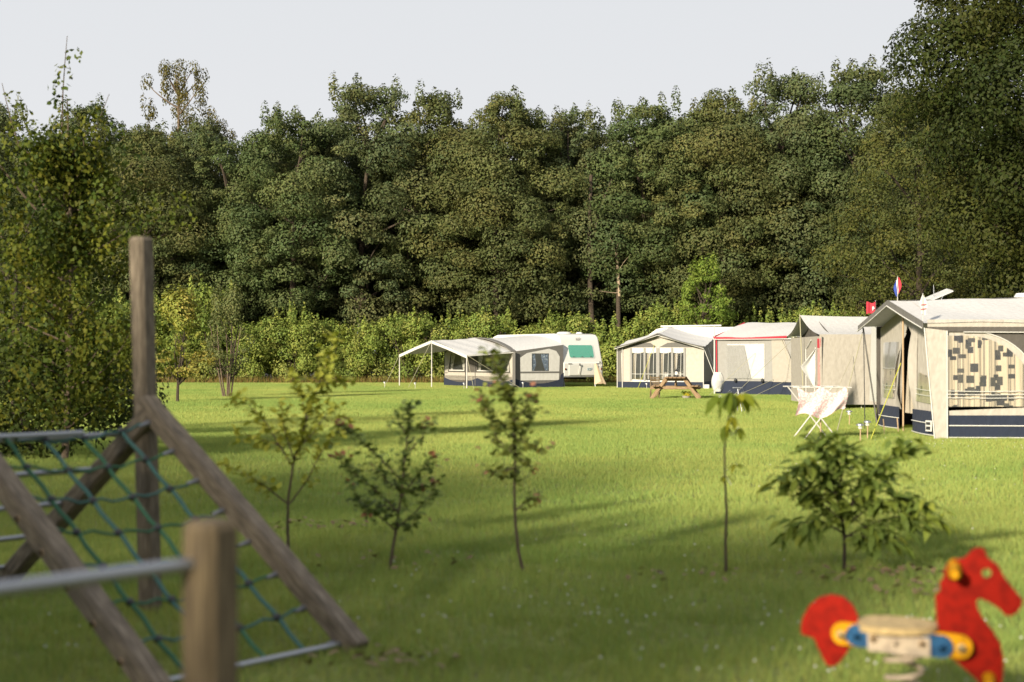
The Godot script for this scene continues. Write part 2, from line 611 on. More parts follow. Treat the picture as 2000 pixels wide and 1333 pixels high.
func build_forest() -> void:
	var oak := [green(0.082, 0.1, 0.042), green(0.093, 0.107, 0.046), green(0.075, 0.096, 0.044), green(0.104, 0.113, 0.047), green(0.086, 0.106, 0.047)]
	var kinds := []
	for k in 5:
		kinds.append(forest_tree("forest_tree", 16.0, [3.7, 3.3, 4.1, 3.5, 3.9][k], [0.2, 0.26, 0.22, 0.18, 0.27][k], [170, 150, 190, 160, 180][k], oak, 100 + k))
	# front row: x, z, height, sort, turn, label
	var row := [
		[-29.5, -80.0, 15.6, 0, 0.3, "dark forest tree at the far left behind the loose young birch"],
		[-25.6, -85.0, 16.4, 1, 2.0, "forest tree showing its dark tip just left of the weeping birch"],
		[-21.4, -83.0, 14.6, 2, 4.1, "round low forest tree below the weeping birch crown"],
		[-17.2, -84.5, 14.5, 3, 1.2, "low forest tree right of the weeping birch in the treeline dip"],
		[-12.9, -83.0, 15.7, 4, 5.0, "forest tree above the hedge, left of the tallest left crown"],
		[-8.6, -84.0, 17.6, 0, 3.3, "tallest forest tree left of the awning with the sun canopy"],
		[-4.9, -84.5, 17.0, 1, 0.8, "forest tree with a pointed top above the pitched sun canopy"],
		[-0.4, -83.5, 16.6, 2, 2.6, "broad forest tree straight above the blue and cream awning"],
		[3.8, -85.5, 16.4, 3, 5.6, "forest tree behind the green-windowed caravan, left of the dead trunk"],
		[8.0, -84.0, 16.5, 4, 1.7, "forest tree directly right of the pale dead trunk"],
		[12.2, -83.0, 16.6, 2, 3.9, "forest tree standing behind the small bright green tree"],
		[16.2, -83.5, 18.0, 0, 0.1, "tall forest tree rising above the red trimmed tent"],
		[20.2, -82.0, 18.3, 4, 2.2, "tallest tree of the forest edge, near the right end"],
		[24.2, -84.0, 16.8, 1, 4.4, "last forest tree before the olive tree on the right"],
	]
	for t in row:
		var k: float = t[2] / 16.0
		var o := copy_of(kinds[t[3]], Vector3(t[0], 0, t[1]), t[4], Vector3(k * 1.06, k, k * 1.06), t[5], "trees of the forest edge")
		o.get_node("crown").material_override = mats[["oak_leaf", "cool_oak_leaf", "warm_oak_leaf", "dark_oak_leaf"][int(t[2] * 10.0) % 4]]
		o.set_meta("category", "tree")
	# deeper rows: only their tops and the dark between the front crowns show
	var r := RandomNumberGenerator.new()
	r.seed = 7
	for line in 3:
		for i in 19:
			var x := -42.0 + i * 4.6 + (line % 2) * 2.2 + r.randf_range(-0.7, 0.7)
			var z := -89.0 - line * 5.0 + r.randf_range(-1, 1)
			var k := r.randf_range(0.93, 1.06) * (1.0 if line < 2 else 0.96)
			var o := copy_of(kinds[r.randi() % 5], Vector3(x, 0, z), r.randf() * TAU, Vector3(k * 1.05, k, k * 1.05), "forest tree standing deeper in, its leaves filling gaps behind the forest edge", "trees deeper in the forest")
			o.set_meta("category", "tree")
	# weeping birch crown that stands over the left part of the edge
	var bl := []
	r.seed = 31
	var birch_cols := [green(0.115, 0.10, 0.03), green(0.10, 0.092, 0.03), green(0.12, 0.112, 0.045)]
	for k in 36:
		var ph := r.randf() * TAU
		var y := r.randf_range(11.0, 20.2)
		var w := r.randf_range(0.1, 2.3) * (1.15 - (y - 11.0) / 16.0)
		var p := Vector3(cos(ph) * w * 1.8, y, sin(ph) * w)
		bl.append([p, Vector3(0.42, 0.6, 0.42)])
		for j in 3:
			bl.append([p + Vector3(r.randf_range(-0.5, 0.5), -r.randf_range(0.7, 1.9), r.randf_range(-0.5, 0.5)), Vector3(0.2, 0.8, 0.2)])
	for k in 7:                                            # a lower bough to the right
		var p := Vector3(1.6 + k * 0.28, 16.6 - k * 0.25 + r.randf_range(-0.5, 0.5), r.randf_range(-0.5, 0.5))
		bl.append([p, Vector3(0.35, 0.5, 0.35)])
		bl.append([p + Vector3(0.1, -0.9, 0), Vector3(0.2, 0.7, 0.2)])
	var wb := thing("weeping_birch", "tall weeping birch with a thin drooping crown above the treeline", "tree", Vector3(-21.0, 0, -90.0))
	var c := MeshInstance3D.new()
	c.name = "crown"
	c.mesh = leaf_cloud(bl, 40.0, 0.17, birch_cols, r, 1.5, 0.5)
	c.material_override = mats["hedge_leaf"]
	wb.add_child(c)
	var s := Shape.new()
	limb(s, Vector3(-21, -0.2, -90), Vector3(-21.2, 19.5, -90), 0.22, 0.03, r, 0.02)
	for lb in bl.slice(0, 140, 4):
		limb(s, Vector3(-21.1, lb[0].y - 1.6, -90), lb[0] + Vector3(-21, 0, -90), 0.06, 0.015, r, 0.1, 5)
	part("trunk", s, mats["birch_bark"], wb)
	# the dead trunk
	var d := thing("dead_tree", "pale broken dead trunk with bare branches before the dark forest", "tree", Vector3(6.15, 0, -81.6))
	s = Shape.new()
	limb(s, Vector3(6.15, -0.1, -81.6), Vector3(6.1, 6.0, -81.6), 0.16, 0.12, r, 0.01, 9)
	limb(s, Vector3(6.1, 5.9, -81.6), Vector3(6.0, 7.1, -81.55), 0.11, 0.05, r, 0.02, 9)
	part("trunk", s, mats["bark"], d)
	s = Shape.new()
	limb(s, Vector3(6.16, 4.9, -81.45), Vector3(6.02, 7.1, -81.42), 0.09, 0.075, r, 0.01)
	limb(s, Vector3(6.03, 7.1, -81.42), Vector3(5.98, 7.6, -81.42), 0.04, 0.02, r, 0.05)
	part("bare_wood", s, mats["dead_wood"], d)
	for b in [[Vector3(5.95, 7.2, -81.5), Vector3(5.4, 8.6, -81.3)], [Vector3(6.05, 6.4, -81.5), Vector3(5.2, 6.9, -81.2)], [Vector3(6.1, 6.2, -81.5), Vector3(6.8, 7.3, -81.3)], [Vector3(6.1, 5.1, -81.5), Vector3(5.0, 5.2, -81.2)], [Vector3(6.05, 6.8, -81.5), Vector3(6.12, 8.0, -81.5)]]:
		s = Shape.new()
		limb(s, b[0], b[1], 0.03, 0.012, r, 0.12, 6)
		part("branch", s, mats["dead_wood"], d)
	# bare sunlit trunks that stand in the gap above the hedge
	for t in [[-0.7, -81.5, 8.5, "reddish bare trunk above the hedge right of the awning ridge"], [4.9, -82.5, 12.0, "brown forked trunk in the dark gap left of the dead tree"]]:
		s = Shape.new()
		limb(s, Vector3(t[0], -0.1, t[1]), Vector3(t[0] - 0.3, t[2], t[1]), 0.19, 0.1, r, 0.02, 9)
		limb(s, Vector3(t[0] - 0.15, t[2] * 0.7, t[1]), Vector3(t[0] + 0.9, t[2] * 0.98, t[1] + 0.4), 0.09, 0.03, r, 0.08, 6)
		single("tree_trunk", s, mats["bark"], t[3], "tree trunk", Vector3(t[0], 0, t[1]))
	# hedge
	var hc := [green(0.196, 0.246, 0.056), green(0.224, 0.263, 0.062), green(0.157, 0.207, 0.050), green(0.246, 0.269, 0.073)]
	var shrubs := [shrub(61, 3.6, 3.3, hc), shrub(62, 3.6, 3.5, hc), shrub(63, 3.6, 3.1, hc), shrub(64, 3.6, 3.4, hc)]
	var nth := ["first", "second", "third", "fourth", "fifth", "sixth", "seventh", "eighth", "ninth", "tenth", "eleventh", "twelfth", "thirteenth", "fourteenth", "fifteenth", "sixteenth", "seventeenth", "eighteenth", "nineteenth", "twentieth", "twenty-first", "twenty-second", "twenty-third", "twenty-fourth"]
	r.seed = 77
	for i in 24:
		var h: float = r.randf_range(0.88, 1.16) * (1.3 if i < 7 else 1.0)
		var o := copy_of(shrubs[i % 4], Vector3(-30.5 + i * 2.25 + r.randf_range(-0.3, 0.3), 0, -79.6 + r.randf_range(-0.4, 0.4)), r.randf() * TAU, Vector3(r.randf_range(0.95, 1.25), h, 1.0), "leafy light green hedge shrub, %s from the left end of the hedge" % nth[i], "shrubs of the hedge")
		o.set_meta("category", "shrub")
	# undergrowth between the trunks
	for i in 22:
		var o := copy_of(shrubs[(i * 3) % 4], Vector3(-44.0 + i * 4.2 + r.randf_range(-0.8, 0.8), 0, -91.0 + r.randf_range(-3.5, 3.5)), r.randf() * TAU, Vector3(1.7, 1.35, 1.5), "dark bush growing among the trunks inside the forest", "undergrowth of the forest")
		o.set_meta("category", "shrub")
		o.get_node("foliage").material_override = mats["oak_leaf"]
	# off to the left and behind: the trees whose evening shade lies over the playground
	var shade := [[-2.5, 10.0, 5.8], [-6.8, 10.2, 8.6], [-12.0, 9.8, 9.2], [-15.2, 10.0, 9.4], [-18.2, 9.7, 11.7], [-21.5, 10.3, 12.3], [-25.0, 10.0, 12.8], [-29.5, 9.6, 12.9], [-34.0, 10.2, 12.4], [-8.4, 13.8, 8.0], [-14.6, 13.6, 10.0], [-18.0, 14.0, 10.8], [-21.5, 13.5, 12.2], [-25.0, 14.0, 13.0], [-28.5, 13.7, 13.4], [-32.0, 14.0, 13.8], [4.0, 12.0, 8.0], [8.5, 11.5, 9.5], [13.0, 11.0, 10.0], [17.5, 9.0, 10.5], [21.0, 5.5, 10.0], [23.5, 1.5, 10.5]]
	var airy := [forest_tree("shade_tree", 16.0, 3.8, 0.2, 120, oak, 141, 0.24, 18.0), forest_tree("shade_tree", 16.0, 3.6, 0.22, 110, oak, 142, 0.24, 18.0)]
	for i in shade.size():
		var k: float = shade[i][2] / 16.0
		var o := copy_of(airy[i % 2], Vector3(shade[i][0], -0.16 * shade[i][2], shade[i][1]), r.randf() * TAU, Vector3(maxf(k, 0.7), k * 1.16, maxf(k, 0.7)), "tree outside the picture, %s of those around the playground" % nth[i], "trees shading the playground")
		o.set_meta("category", "tree")
	for k in kinds + shrubs + airy:
		k.free()

func build_near_trees() -> void:
	var r := RandomNumberGenerator.new()
	# the big tree on the right, its trunk at the edge of the picture
	var t := forest_tree("edge_oak", 18.0, 4.3, 0.17, 300, [green(0.034, 0.044, 0.012), green(0.043, 0.05, 0.013), green(0.028, 0.038, 0.011)], 301, 0.115, 115.0)
	add_child(t)
	t.position = Vector3(15.2, 0, -38.0)
	t.rotation.y = 0.6
	tag(t, "large dark oak overhanging the tents at the right edge", "tree")
	t = forest_tree("olive_green_tree", 10.9, 2.9, 0.16, 150, [green(0.07, 0.077, 0.022), green(0.082, 0.086, 0.024), green(0.065, 0.075, 0.024)], 302, 0.11, 80.0)
	add_child(t)
	t.position = Vector3(14.6, 0, -52.0)
	tag(t, "olive green tree left of the big oak, above the flags", "tree")
	# two small trees on the lawn
	t = forest_tree("lawn_tree", 3.1, 0.85, 0.27, 44, [green(0.24, 0.24, 0.05), green(0.27, 0.24, 0.06), green(0.21, 0.23, 0.05)], 303, 0.11, 130.0, "hedge_leaf")
	add_child(t)
	t.position = Vector3(-10.9, 0, -46.3)
	t.scale = Vector3(1.12, 1.0, 1.12)
	tag(t, "small yellowish green tree on a leaning trunk, left on the lawn", "tree")
	t = forest_tree("lawn_tree", 3.4, 0.8, 0.25, 44, [green(0.12, 0.14, 0.055), green(0.135, 0.15, 0.06)], 304, 0.09, 130.0, "hedge_leaf")
	t.name = numbered("lawn_tree")
	t.name = "lawn_tree_001"
	add_child(t)
	t.position = Vector3(-10.4, 0, -51.9)
	var s := Shape.new()
	for k in 5:
		limb(s, Vector3(-10.4 + (k - 2) * 0.06, -0.1, -51.9), Vector3(-10.4 + (k - 2.2) * 0.28, 2.6, -51.9 + (k % 2) * 0.2), 0.035, 0.012, rng, 0.03, 6)
	part("stem", s, mats["birch_bark"], t)
	tag(t, "slender grey green tree of several stems, second on the lawn", "tree")
	# the small bright tree behind the tents
	t = forest_tree("bright_young_tree", 6.3, 1.5, 0.4, 70, [green(0.13, 0.19, 0.035), green(0.155, 0.21, 0.04)], 305, 0.14, 75.0, "hedge_leaf")
	add_child(t)
	t.position = Vector3(10.2, 0, -76.0)
	s = Shape.new()
	for k in 5:
		limb(s, Vector3(10.2 + (k - 2) * 0.15, -0.1, -76), Vector3(10.2 + (k - 2) * 0.4, 4.2, -76), 0.025, 0.01, rng, 0.03, 6)
	part("stem", s, mats["birch_bark"], t)
	tag(t, "small bright green tree with pale stems above the porch tent", "tree")
	# dark leafy bushes at the left edge, behind the birch
	for q in [[-8.9, -25.5, 4.6, 311, "dark dense bush at the left edge behind the young birch"], [-7.3, -21.8, 1.7, 313, "low dark bush at the young birch's foot, behind the climbing net"]]:
		t = forest_tree("leafy_bush", q[2], 1.7, 0.02, 70, [green(0.036, 0.05, 0.012), green(0.046, 0.06, 0.014), green(0.03, 0.044, 0.012)], q[3], 0.085, 95.0)
		t.name = numbered("leafy_bush")
		add_child(t)
		t.position = Vector3(q[0], 0, q[1])
		tag(t, q[4], "bush")
	# loose young birch on the left, before the forest
	var b := thing("young_birch", "loose young birch with yellow green leaves and reddish trunk, at left", "tree", Vector3(-6.45, 0, -20.5))
	r.seed = 55
	s = Shape.new()
	var o := Vector3(-6.45, 0, -20.5)
	limb(s, o + Vector3(0, -0.1, 0), o + Vector3(0.05, 5.2, 0.1), 0.055, 0.008, r, 0.015, 9)
	var lobes := []
	for k in 104:
		var h := r.randf_range(0.4, 4.3)
		var reach := r.randf_range(0.25, 1.0) * (1.85 if h < 2.8 else 1.25 if h < 3.6 else 0.8)
		var ph := r.randf() * TAU
		var tip := Vector3(cos(ph) * reach, h + reach * r.randf_range(0.25, 0.8), sin(ph) * reach)
		if k % 2 == 0:
			limb(s, o + Vector3(0.01, h, 0), o + tip, 0.018, 0.004, r, 0.08, 5)
		for j in 3:
			lobes.append([Vector3(0, h, 0).lerp(tip, 0.4 + 0.3 * j), Vector3(0.22, 0.34, 0.22)])
	for tip in [Vector3(0.05, 6.1, 0.1), Vector3(-0.85, 5.4, 0.2), Vector3(0.6, 5.3, -0.1), Vector3(-1.3, 5.0, 0.3)]:
		limb(s, o + Vector3(tip.x * 0.3, 3.6, tip.z * 0.3), o + tip, 0.02, 0.004, r, 0.05, 5)
		for j in 7:
			lobes.append([Vector3(tip.x * 0.3, 3.6, tip.z * 0.3).lerp(tip, 0.3 + j * 0.1) + Vector3(r.randf_range(-0.45, 0.45), -0.05, r.randf_range(-0.3, 0.3)) * (1.0 if j < 5 else 0.25), Vector3(0.2, 0.2, 0.2) * (1.0 - j * 0.07)])
	part("trunk", s, mats["birch_bark"], b)
	var c := MeshInstance3D.new()
	c.name = "crown"
	c.mesh = leaf_cloud(lobes, 58.0, 0.075, [green(0.09, 0.108, 0.018), green(0.12, 0.128, 0.02), green(0.066, 0.09, 0.018), green(0.05, 0.072, 0.017)], r, 1.0, 0.75, 0.8)
	c.material_override = mats["young_leaf"]
	b.add_child(c)

# ------------------------------------------------------------------ ground and grass
func build_ground() -> void:
	var s := Shape.new()
	var f := FastNoiseLite.new()
	f.seed = 4
	f.frequency = 0.05
	var flat := func(u: float, w: float) -> Vector3:
		return Vector3(lerpf(-70, 70, u), -0.02, lerpf(24, -80.5, w))
	s.sheet(flat, 20, 20)
	structure("lawn", s.mesh(), mats["lawn_soil"])
	s = Shape.new()
	s.sheet(func(u: float, w: float) -> Vector3: return Vector3(lerpf(-900, 900, u), -0.03, lerpf(500, -1300, w)), 8, 8)
	structure("ground", s.mesh(), mats["lawn_soil"])
	s = Shape.new()
	s.sheet(func(u: float, w: float) -> Vector3: return Vector3(lerpf(-80, 80, u), -0.012, lerpf(-80.0, -140, w)), 8, 8)
	structure("forest_floor", s.mesh(), mats["forest_litter"])
	# grass: square metres of blades, laid side by side, coarser with distance
	var r := RandomNumberGenerator.new()
	r.seed = 19
	var bands := [[5.2, 14.0, 3600, 0.0055, 0.036], [14.0, 34.0, 1900, 0.0075, 0.036], [34.0, 79.0, 1000, 0.013, 0.036]]
	for bi in bands.size():
		var bd: Array = bands[bi]
		var g := Shape.new()
		for k in int(bd[2]):
			var p := Vector3(r.randf_range(-0.68, 0.68), -0.02, r.randf_range(-0.68, 0.68))
			while Vector2(p.x, p.z).length() > 0.68:
				p = Vector3(r.randf_range(-0.68, 0.68), -0.02, r.randf_range(-0.68, 0.68))
			var ph := r.randf() * TAU
			var h: float = bd[4] * r.randf_range(0.6, 1.5)
			var lean := Vector3(r.randf_range(-1, 1), 0, r.randf_range(-1, 1)) * h * 0.7
			var w: Vector3 = Vector3(cos(ph), 0, sin(ph)) * bd[3] * r.randf_range(0.7, 1.3) * 0.5
			var m := r.randf_range(0.8, 1.15)
			var yel := r.randf_range(0.86, 1.22)
			g.tint = Color(0.305 * m * yel, 0.372 * m, 0.108 * m)
			g.tri(p - w, p + w, p + lean + Vector3(0, h + 0.02, 0))
		var mesh := g.mesh()
		var spots := []
		var d := float(bd[0])
		while d < float(bd[1]):
			var half := d * 0.362 + 2.2
			var x := -half - r.randf()
			while x <= half:
				spots.append(Vector3(x + r.randf_range(-0.12, 0.12), 0, -d - 0.5 + r.randf_range(-0.12, 0.12)))
				x += 1.0
			d += 1.0
		var mm := MultiMesh.new()
		mm.transform_format = MultiMesh.TRANSFORM_3D
		mm.use_colors = true
		mm.mesh = mesh
		mm.instance_count = spots.size()
		for i in spots.size():
			mm.set_instance_transform(i, Transform3D(Basis(Vector3.UP, r.randf() * TAU).scaled(Vector3(1, r.randf_range(0.85, 1.2), 1)), spots[i]))
			# patches of greener, drier and clover-rich turf
			var dry := clampf(0.5 + 0.9 * f.get_noise_2d(spots[i].x * 2.2, spots[i].z * 1.1) + 0.5 * f.get_noise_2d(spots[i].x * 9.0 + 50.0, spots[i].z * 6.0) + r.randf_range(-0.12, 0.12), 0.0, 1.0)
			mm.set_instance_color(i, Color(lerpf(0.74, 1.1, dry), lerpf(0.86, 1.04, dry), lerpf(0.8, 1.05, dry)))
		var o := MultiMeshInstance3D.new()
		o.name = numbered("grass")
		o.multimesh = mm
		o.material_override = mats["grass_blade"]
		o.set_meta("kind", "stuff")
		tag(o, ["short dark lawn grass nearest the playground", "mown lawn grass between the saplings and the tents", "sunlit mown grass reaching to the hedge"][bi], "grass")
		add_child(o)
	# white clover heads
	var ball := Shape.new()
	ball.ball(Vector3(0, 0.05, 0), Vector3(0.006, 0.0055, 0.006), 6)
	var mm := MultiMesh.new()
	mm.transform_format = MultiMesh.TRANSFORM_3D
	mm.mesh = ball.mesh()
	var at := []
	for cl in [[-0.2, -8.2, 1.3, 60], [1.2, -7.4, 1.0, 60], [2.4, -7.0, 0.8, 70], [3.2, -7.6, 0.7, 50], [0.6, -10.5, 1.5, 30], [-2.6, -7.2, 0.8, 14], [5.0, -13.0, 2.0, 20], [4.5, -17.0, 2.5, 40], [7.5, -24.0, 1.6, 60]]:
		for k in int(cl[3] * 0.8):
			var a := r.randf() * TAU
			var q := sqrt(r.randf()) * float(cl[2])
			at.append(Vector3(cl[0] + cos(a) * q, r.randf_range(0.0, 0.02), cl[1] + sin(a) * q * 1.2))
	mm.instance_count = at.size()
	for i in at.size():
		mm.set_instance_transform(i, Transform3D(Basis().scaled(Vector3.ONE * r.randf_range(0.7, 1.2)), at[i]))
	var o := MultiMeshInstance3D.new()
	o.name = "clover_blossom"
	o.multimesh = mm
	o.material_override = plain("clover_white", lin(0.55, 0.56, 0.5), 0.9)
	o.set_meta("kind", "stuff")
	tag(o, "white clover heads scattered over the shaded grass", "flowers")
	add_child(o)
	# fallen brown leaves and dead grass on a few thin spots
	var dead := Shape.new()
	dead.leaf(Vector3.ZERO, Vector3.RIGHT, Vector3.UP, 0.07, 0.04, 0.2)
	mm = MultiMesh.new()
	mm.transform_format = MultiMesh.TRANSFORM_3D
	mm.mesh = dead.mesh()
	at = []
	for cl in [[-1.7, -12.4, 0.35, 40], [2.45, -9.6, 0.35, 50], [2.7, -8.9, 0.3, 40], [-0.62, -6.9, 0.25, 34], [1.2, -9.6, 0.3, 20], [-1.0, -10.2, 0.5, 20]]:
		for k in int(cl[3]):
			var a := r.randf() * TAU
			var q := sqrt(r.randf()) * float(cl[2])
			at.append(Vector3(cl[0] + cos(a) * q * 1.5, r.randf_range(0.03, 0.06), cl[1] + sin(a) * q))
	mm.instance_count = at.size()
	for i in at.size():
		mm.set_instance_transform(i, Transform3D(Basis(Vector3(r.randf_range(-0.3, 0.3), 1, r.randf_range(-0.3, 0.3)).normalized(), r.randf() * TAU), at[i]))
	o = MultiMeshInstance3D.new()
	o.name = "fallen_leaves"
	o.multimesh = mm
	o.material_override = plain("dead_leaf", lin(0.17, 0.12, 0.06), 0.9)
	o.set_meta("kind", "stuff")
	tag(o, "fallen brown leaves on thin spots of the shaded lawn", "leaves")
	add_child(o)
	# long dry grass at the foot of the hedge
	var dry := Shape.new()
	for k in 260:
		var p := Vector3(r.randf_range(-0.9, 0.9), -0.02, r.randf_range(-0.3, 0.3))
		var h := r.randf_range(0.15, 0.5)
		var w := Vector3(0.012, 0, r.randf_range(-0.01, 0.01))
		var m := r.randf_range(0.6, 1.2)
		dry.tint = Color(0.22 * m, 0.15 * m, 0.05 * m) if k % 3 else Color(0.11 * m, 0.13 * m, 0.03 * m)
		dry.tri(p - w, p + w, p + Vector3(r.randf_range(-0.12, 0.12), h, r.randf_range(-0.1, 0.1)))
	mm = MultiMesh.new()
	mm.transform_format = MultiMesh.TRANSFORM_3D
	mm.mesh = dry.mesh()
	mm.instance_count = 28
	for i in 28:
		mm.set_instance_transform(i, Transform3D(Basis(Vector3.UP, r.randf_range(-0.15, 0.15) + PI * (i % 2)), Vector3(-22 + i * 1.7, 0, -78.1 + r.randf_range(-0.2, 0.2))))
	o = MultiMeshInstance3D.new()
	o.name = "dry_grass"
	o.multimesh = mm
	o.material_override = mats["hedge_leaf"]
	o.set_meta("kind", "stuff")
	tag(o, "strip of dry brown grass at the foot of the hedge", "grass")
	add_child(o)

# ------------------------------------------------------------------ camp: cloth panels
# a wall plane: o at ground, ex along the wall (left to right as seen from outside), up is y
func panel(called: String, pts: Array, o: Vector3, ex: Vector3, off: float, m: Material, parent: Node3D, uvs := 1.0, lean := 0.0) -> MeshInstance3D:
	var s := Shape.new()
	var ez := ex.cross(Vector3.UP).normalized()
	var ey := (Vector3.UP - ez * lean).normalized()
	var pp := PackedVector2Array()
	for p in pts:
		pp.append(p)
	s.slab(pp, o + ez * off, ex, ey, 0.006, uvs)
	return part(called, s, m, parent)

# a wall with openings: cut into upright strips so that each piece is a plain polygon; holes are [x0, y0, x1, y1]
func pierced(called: String, pts: Array, holes: Array, o: Vector3, ex: Vector3, m: Material, parent: Node3D) -> void:
	var xs := [-100.0, 100.0]
	for h in holes:
		xs.append(h[0]); xs.append(h[2])
	xs.sort()
	var s := Shape.new()
	var ez := ex.cross(Vector3.UP).normalized()
	for i in xs.size() - 1:
		if xs[i + 1] - xs[i] < 0.001:
			continue
		var strip_ := PackedVector2Array([Vector2(xs[i], -9), Vector2(xs[i + 1], -9), Vector2(xs[i + 1], 9), Vector2(xs[i], 9)])
		var pieces := Geometry2D.intersect_polygons(PackedVector2Array(pts), strip_)
		for h in holes:
			if h[0] <= xs[i] + 0.001 and h[2] >= xs[i + 1] - 0.001:
				var left := []
				for p in pieces:
					left.append_array(Geometry2D.clip_polygons(p, PackedVector2Array([Vector2(xs[i] - 0.01, h[1]), Vector2(xs[i + 1] + 0.01, h[1]), Vector2(xs[i + 1] + 0.01, h[3]), Vector2(xs[i] - 0.01, h[3])])))
				pieces.assign(left)
		for p in pieces:
			s.slab(p, o, ex, Vector3.UP, 0.006)
	part(called, s, m, parent)

func box_pts(x0: float, y0: float, x1: float, y1: float) -> Array:
	return [Vector2(x0, y0), Vector2(x1, y0), Vector2(x1, y1), Vector2(x0, y1)]

# a strip whose upper (or lower) edge runs through a wave
func wave_pts(x0: float, x1: float, y0: float, y1: float, dip: float, waves: int, upper := true) -> Array:
	var out := []
	var k := 24
	for i in k + 1:
		var t := float(i) / k
		var y := (y1 if upper else y0) - dip * absf(sin(PI * t * waves))
		out.append(Vector2(lerpf(x0, x1, t), y))
	if upper:
		out.append(Vector2(x1, y0)); out.append(Vector2(x0, y0))
	else:
		out.append(Vector2(x1, y1)); out.append(Vector2(x0, y1))
	return out

func rope(called: String, a: Vector3, b: Vector3, rad: float, m: Material, parent: Node3D) -> void:
	var s := Shape.new()
	s.tube(PackedVector3Array([a, a.lerp(b, 0.5) - Vector3(0, 0.01, 0), b]), rad, 6)
	part(called, s, m, parent)

func pole(called: String, a: Vector3, b: Vector3, rad: float, m: Material, parent: Node3D) -> void:
	var s := Shape.new()
	s.tube(PackedVector3Array([a, b]), rad, 8)
	part(called, s, m, parent)

# hanging cloth with folds, between two lower and two upper corners
func drape(called: String, a: Vector3, b: Vector3, top_b: Vector3, top_a: Vector3, folds: float, depth: float, m: Material, parent: Node3D, uvs := Vector2.ONE) -> MeshInstance3D:
	var s := Shape.new()
	var ez := (b - a).cross(top_a - a).normalized()
	s.sheet(func(u: float, w: float) -> Vector3: return a.lerp(b, u).lerp(top_a.lerp(top_b, u), w) + ez * sin(u * folds * TAU + sin(w * 2.0)) * depth * (1.0 - 0.5 * w), int(folds * 10) + 6, 6, uvs)
	return part(called, s, m, parent)

# roof cloth between a ridge edge and an eave edge
func roof(called: String, ridge_a: Vector3, ridge_b: Vector3, eave_a: Vector3, eave_b: Vector3, belly: float, m: Material, parent: Node3D, sag := 0.03) -> void:
	var s := Shape.new()
	var f := func(u: float, w: float) -> Vector3:
		var p := ridge_a.lerp(ridge_b, u).lerp(eave_a.lerp(eave_b, u), w)
		p.y += belly * sin(PI * w) - sag * sin(PI * u) * (1.0 - 0.3 * w) + 0.012 * sin(u * 19.0 + w * 5.0)
		return p
	s.sheet(f, 16, 10)
	part(called, s, m, parent)

func strip(called: String, pts: Array, drop: Vector3, m: Material, parent: Node3D) -> void:
	var s := Shape.new()
	for i in pts.size() - 1:
		var a: Vector3 = pts[i]
		var b: Vector3 = pts[i + 1]
		s.quad(a + drop, b + drop, b, a)
	part(called, s, m, parent)

func solar_lamp(at: Vector3, h: float, label: String, slim := false) -> void:
	var t := thing("solar_lamp", label, "garden lamp", at, 0.0, "solar garden lamps")
	var s := Shape.new()
	s.tube(PackedVector3Array([at - Vector3(0, 0.05, 0), at + Vector3(0.005, h - 0.07, 0)]), 0.010, 8)
	part("stake", s, mats["pole_white"] if slim else mats["bolt_cap"], t)
	s = Shape.new()
	s.lathe(PackedVector2Array([Vector2(0.012, h - 0.09), Vector2(0.034, h - 0.08), Vector2(0.038, h - 0.02)]), at, 12)
	part("shade", s, mats["clear_plastic"], t)
	s = Shape.new()
	s.lathe(PackedVector2Array([Vector2(0.03, h - 0.03), Vector2(0.07, h - 0.025), Vector2(0.066, h - 0.005), Vector2(0.03, h + 0.012), Vector2(0.0, h + 0.015)]), at, 16)
	part("cap", s, mats["steel"], t)

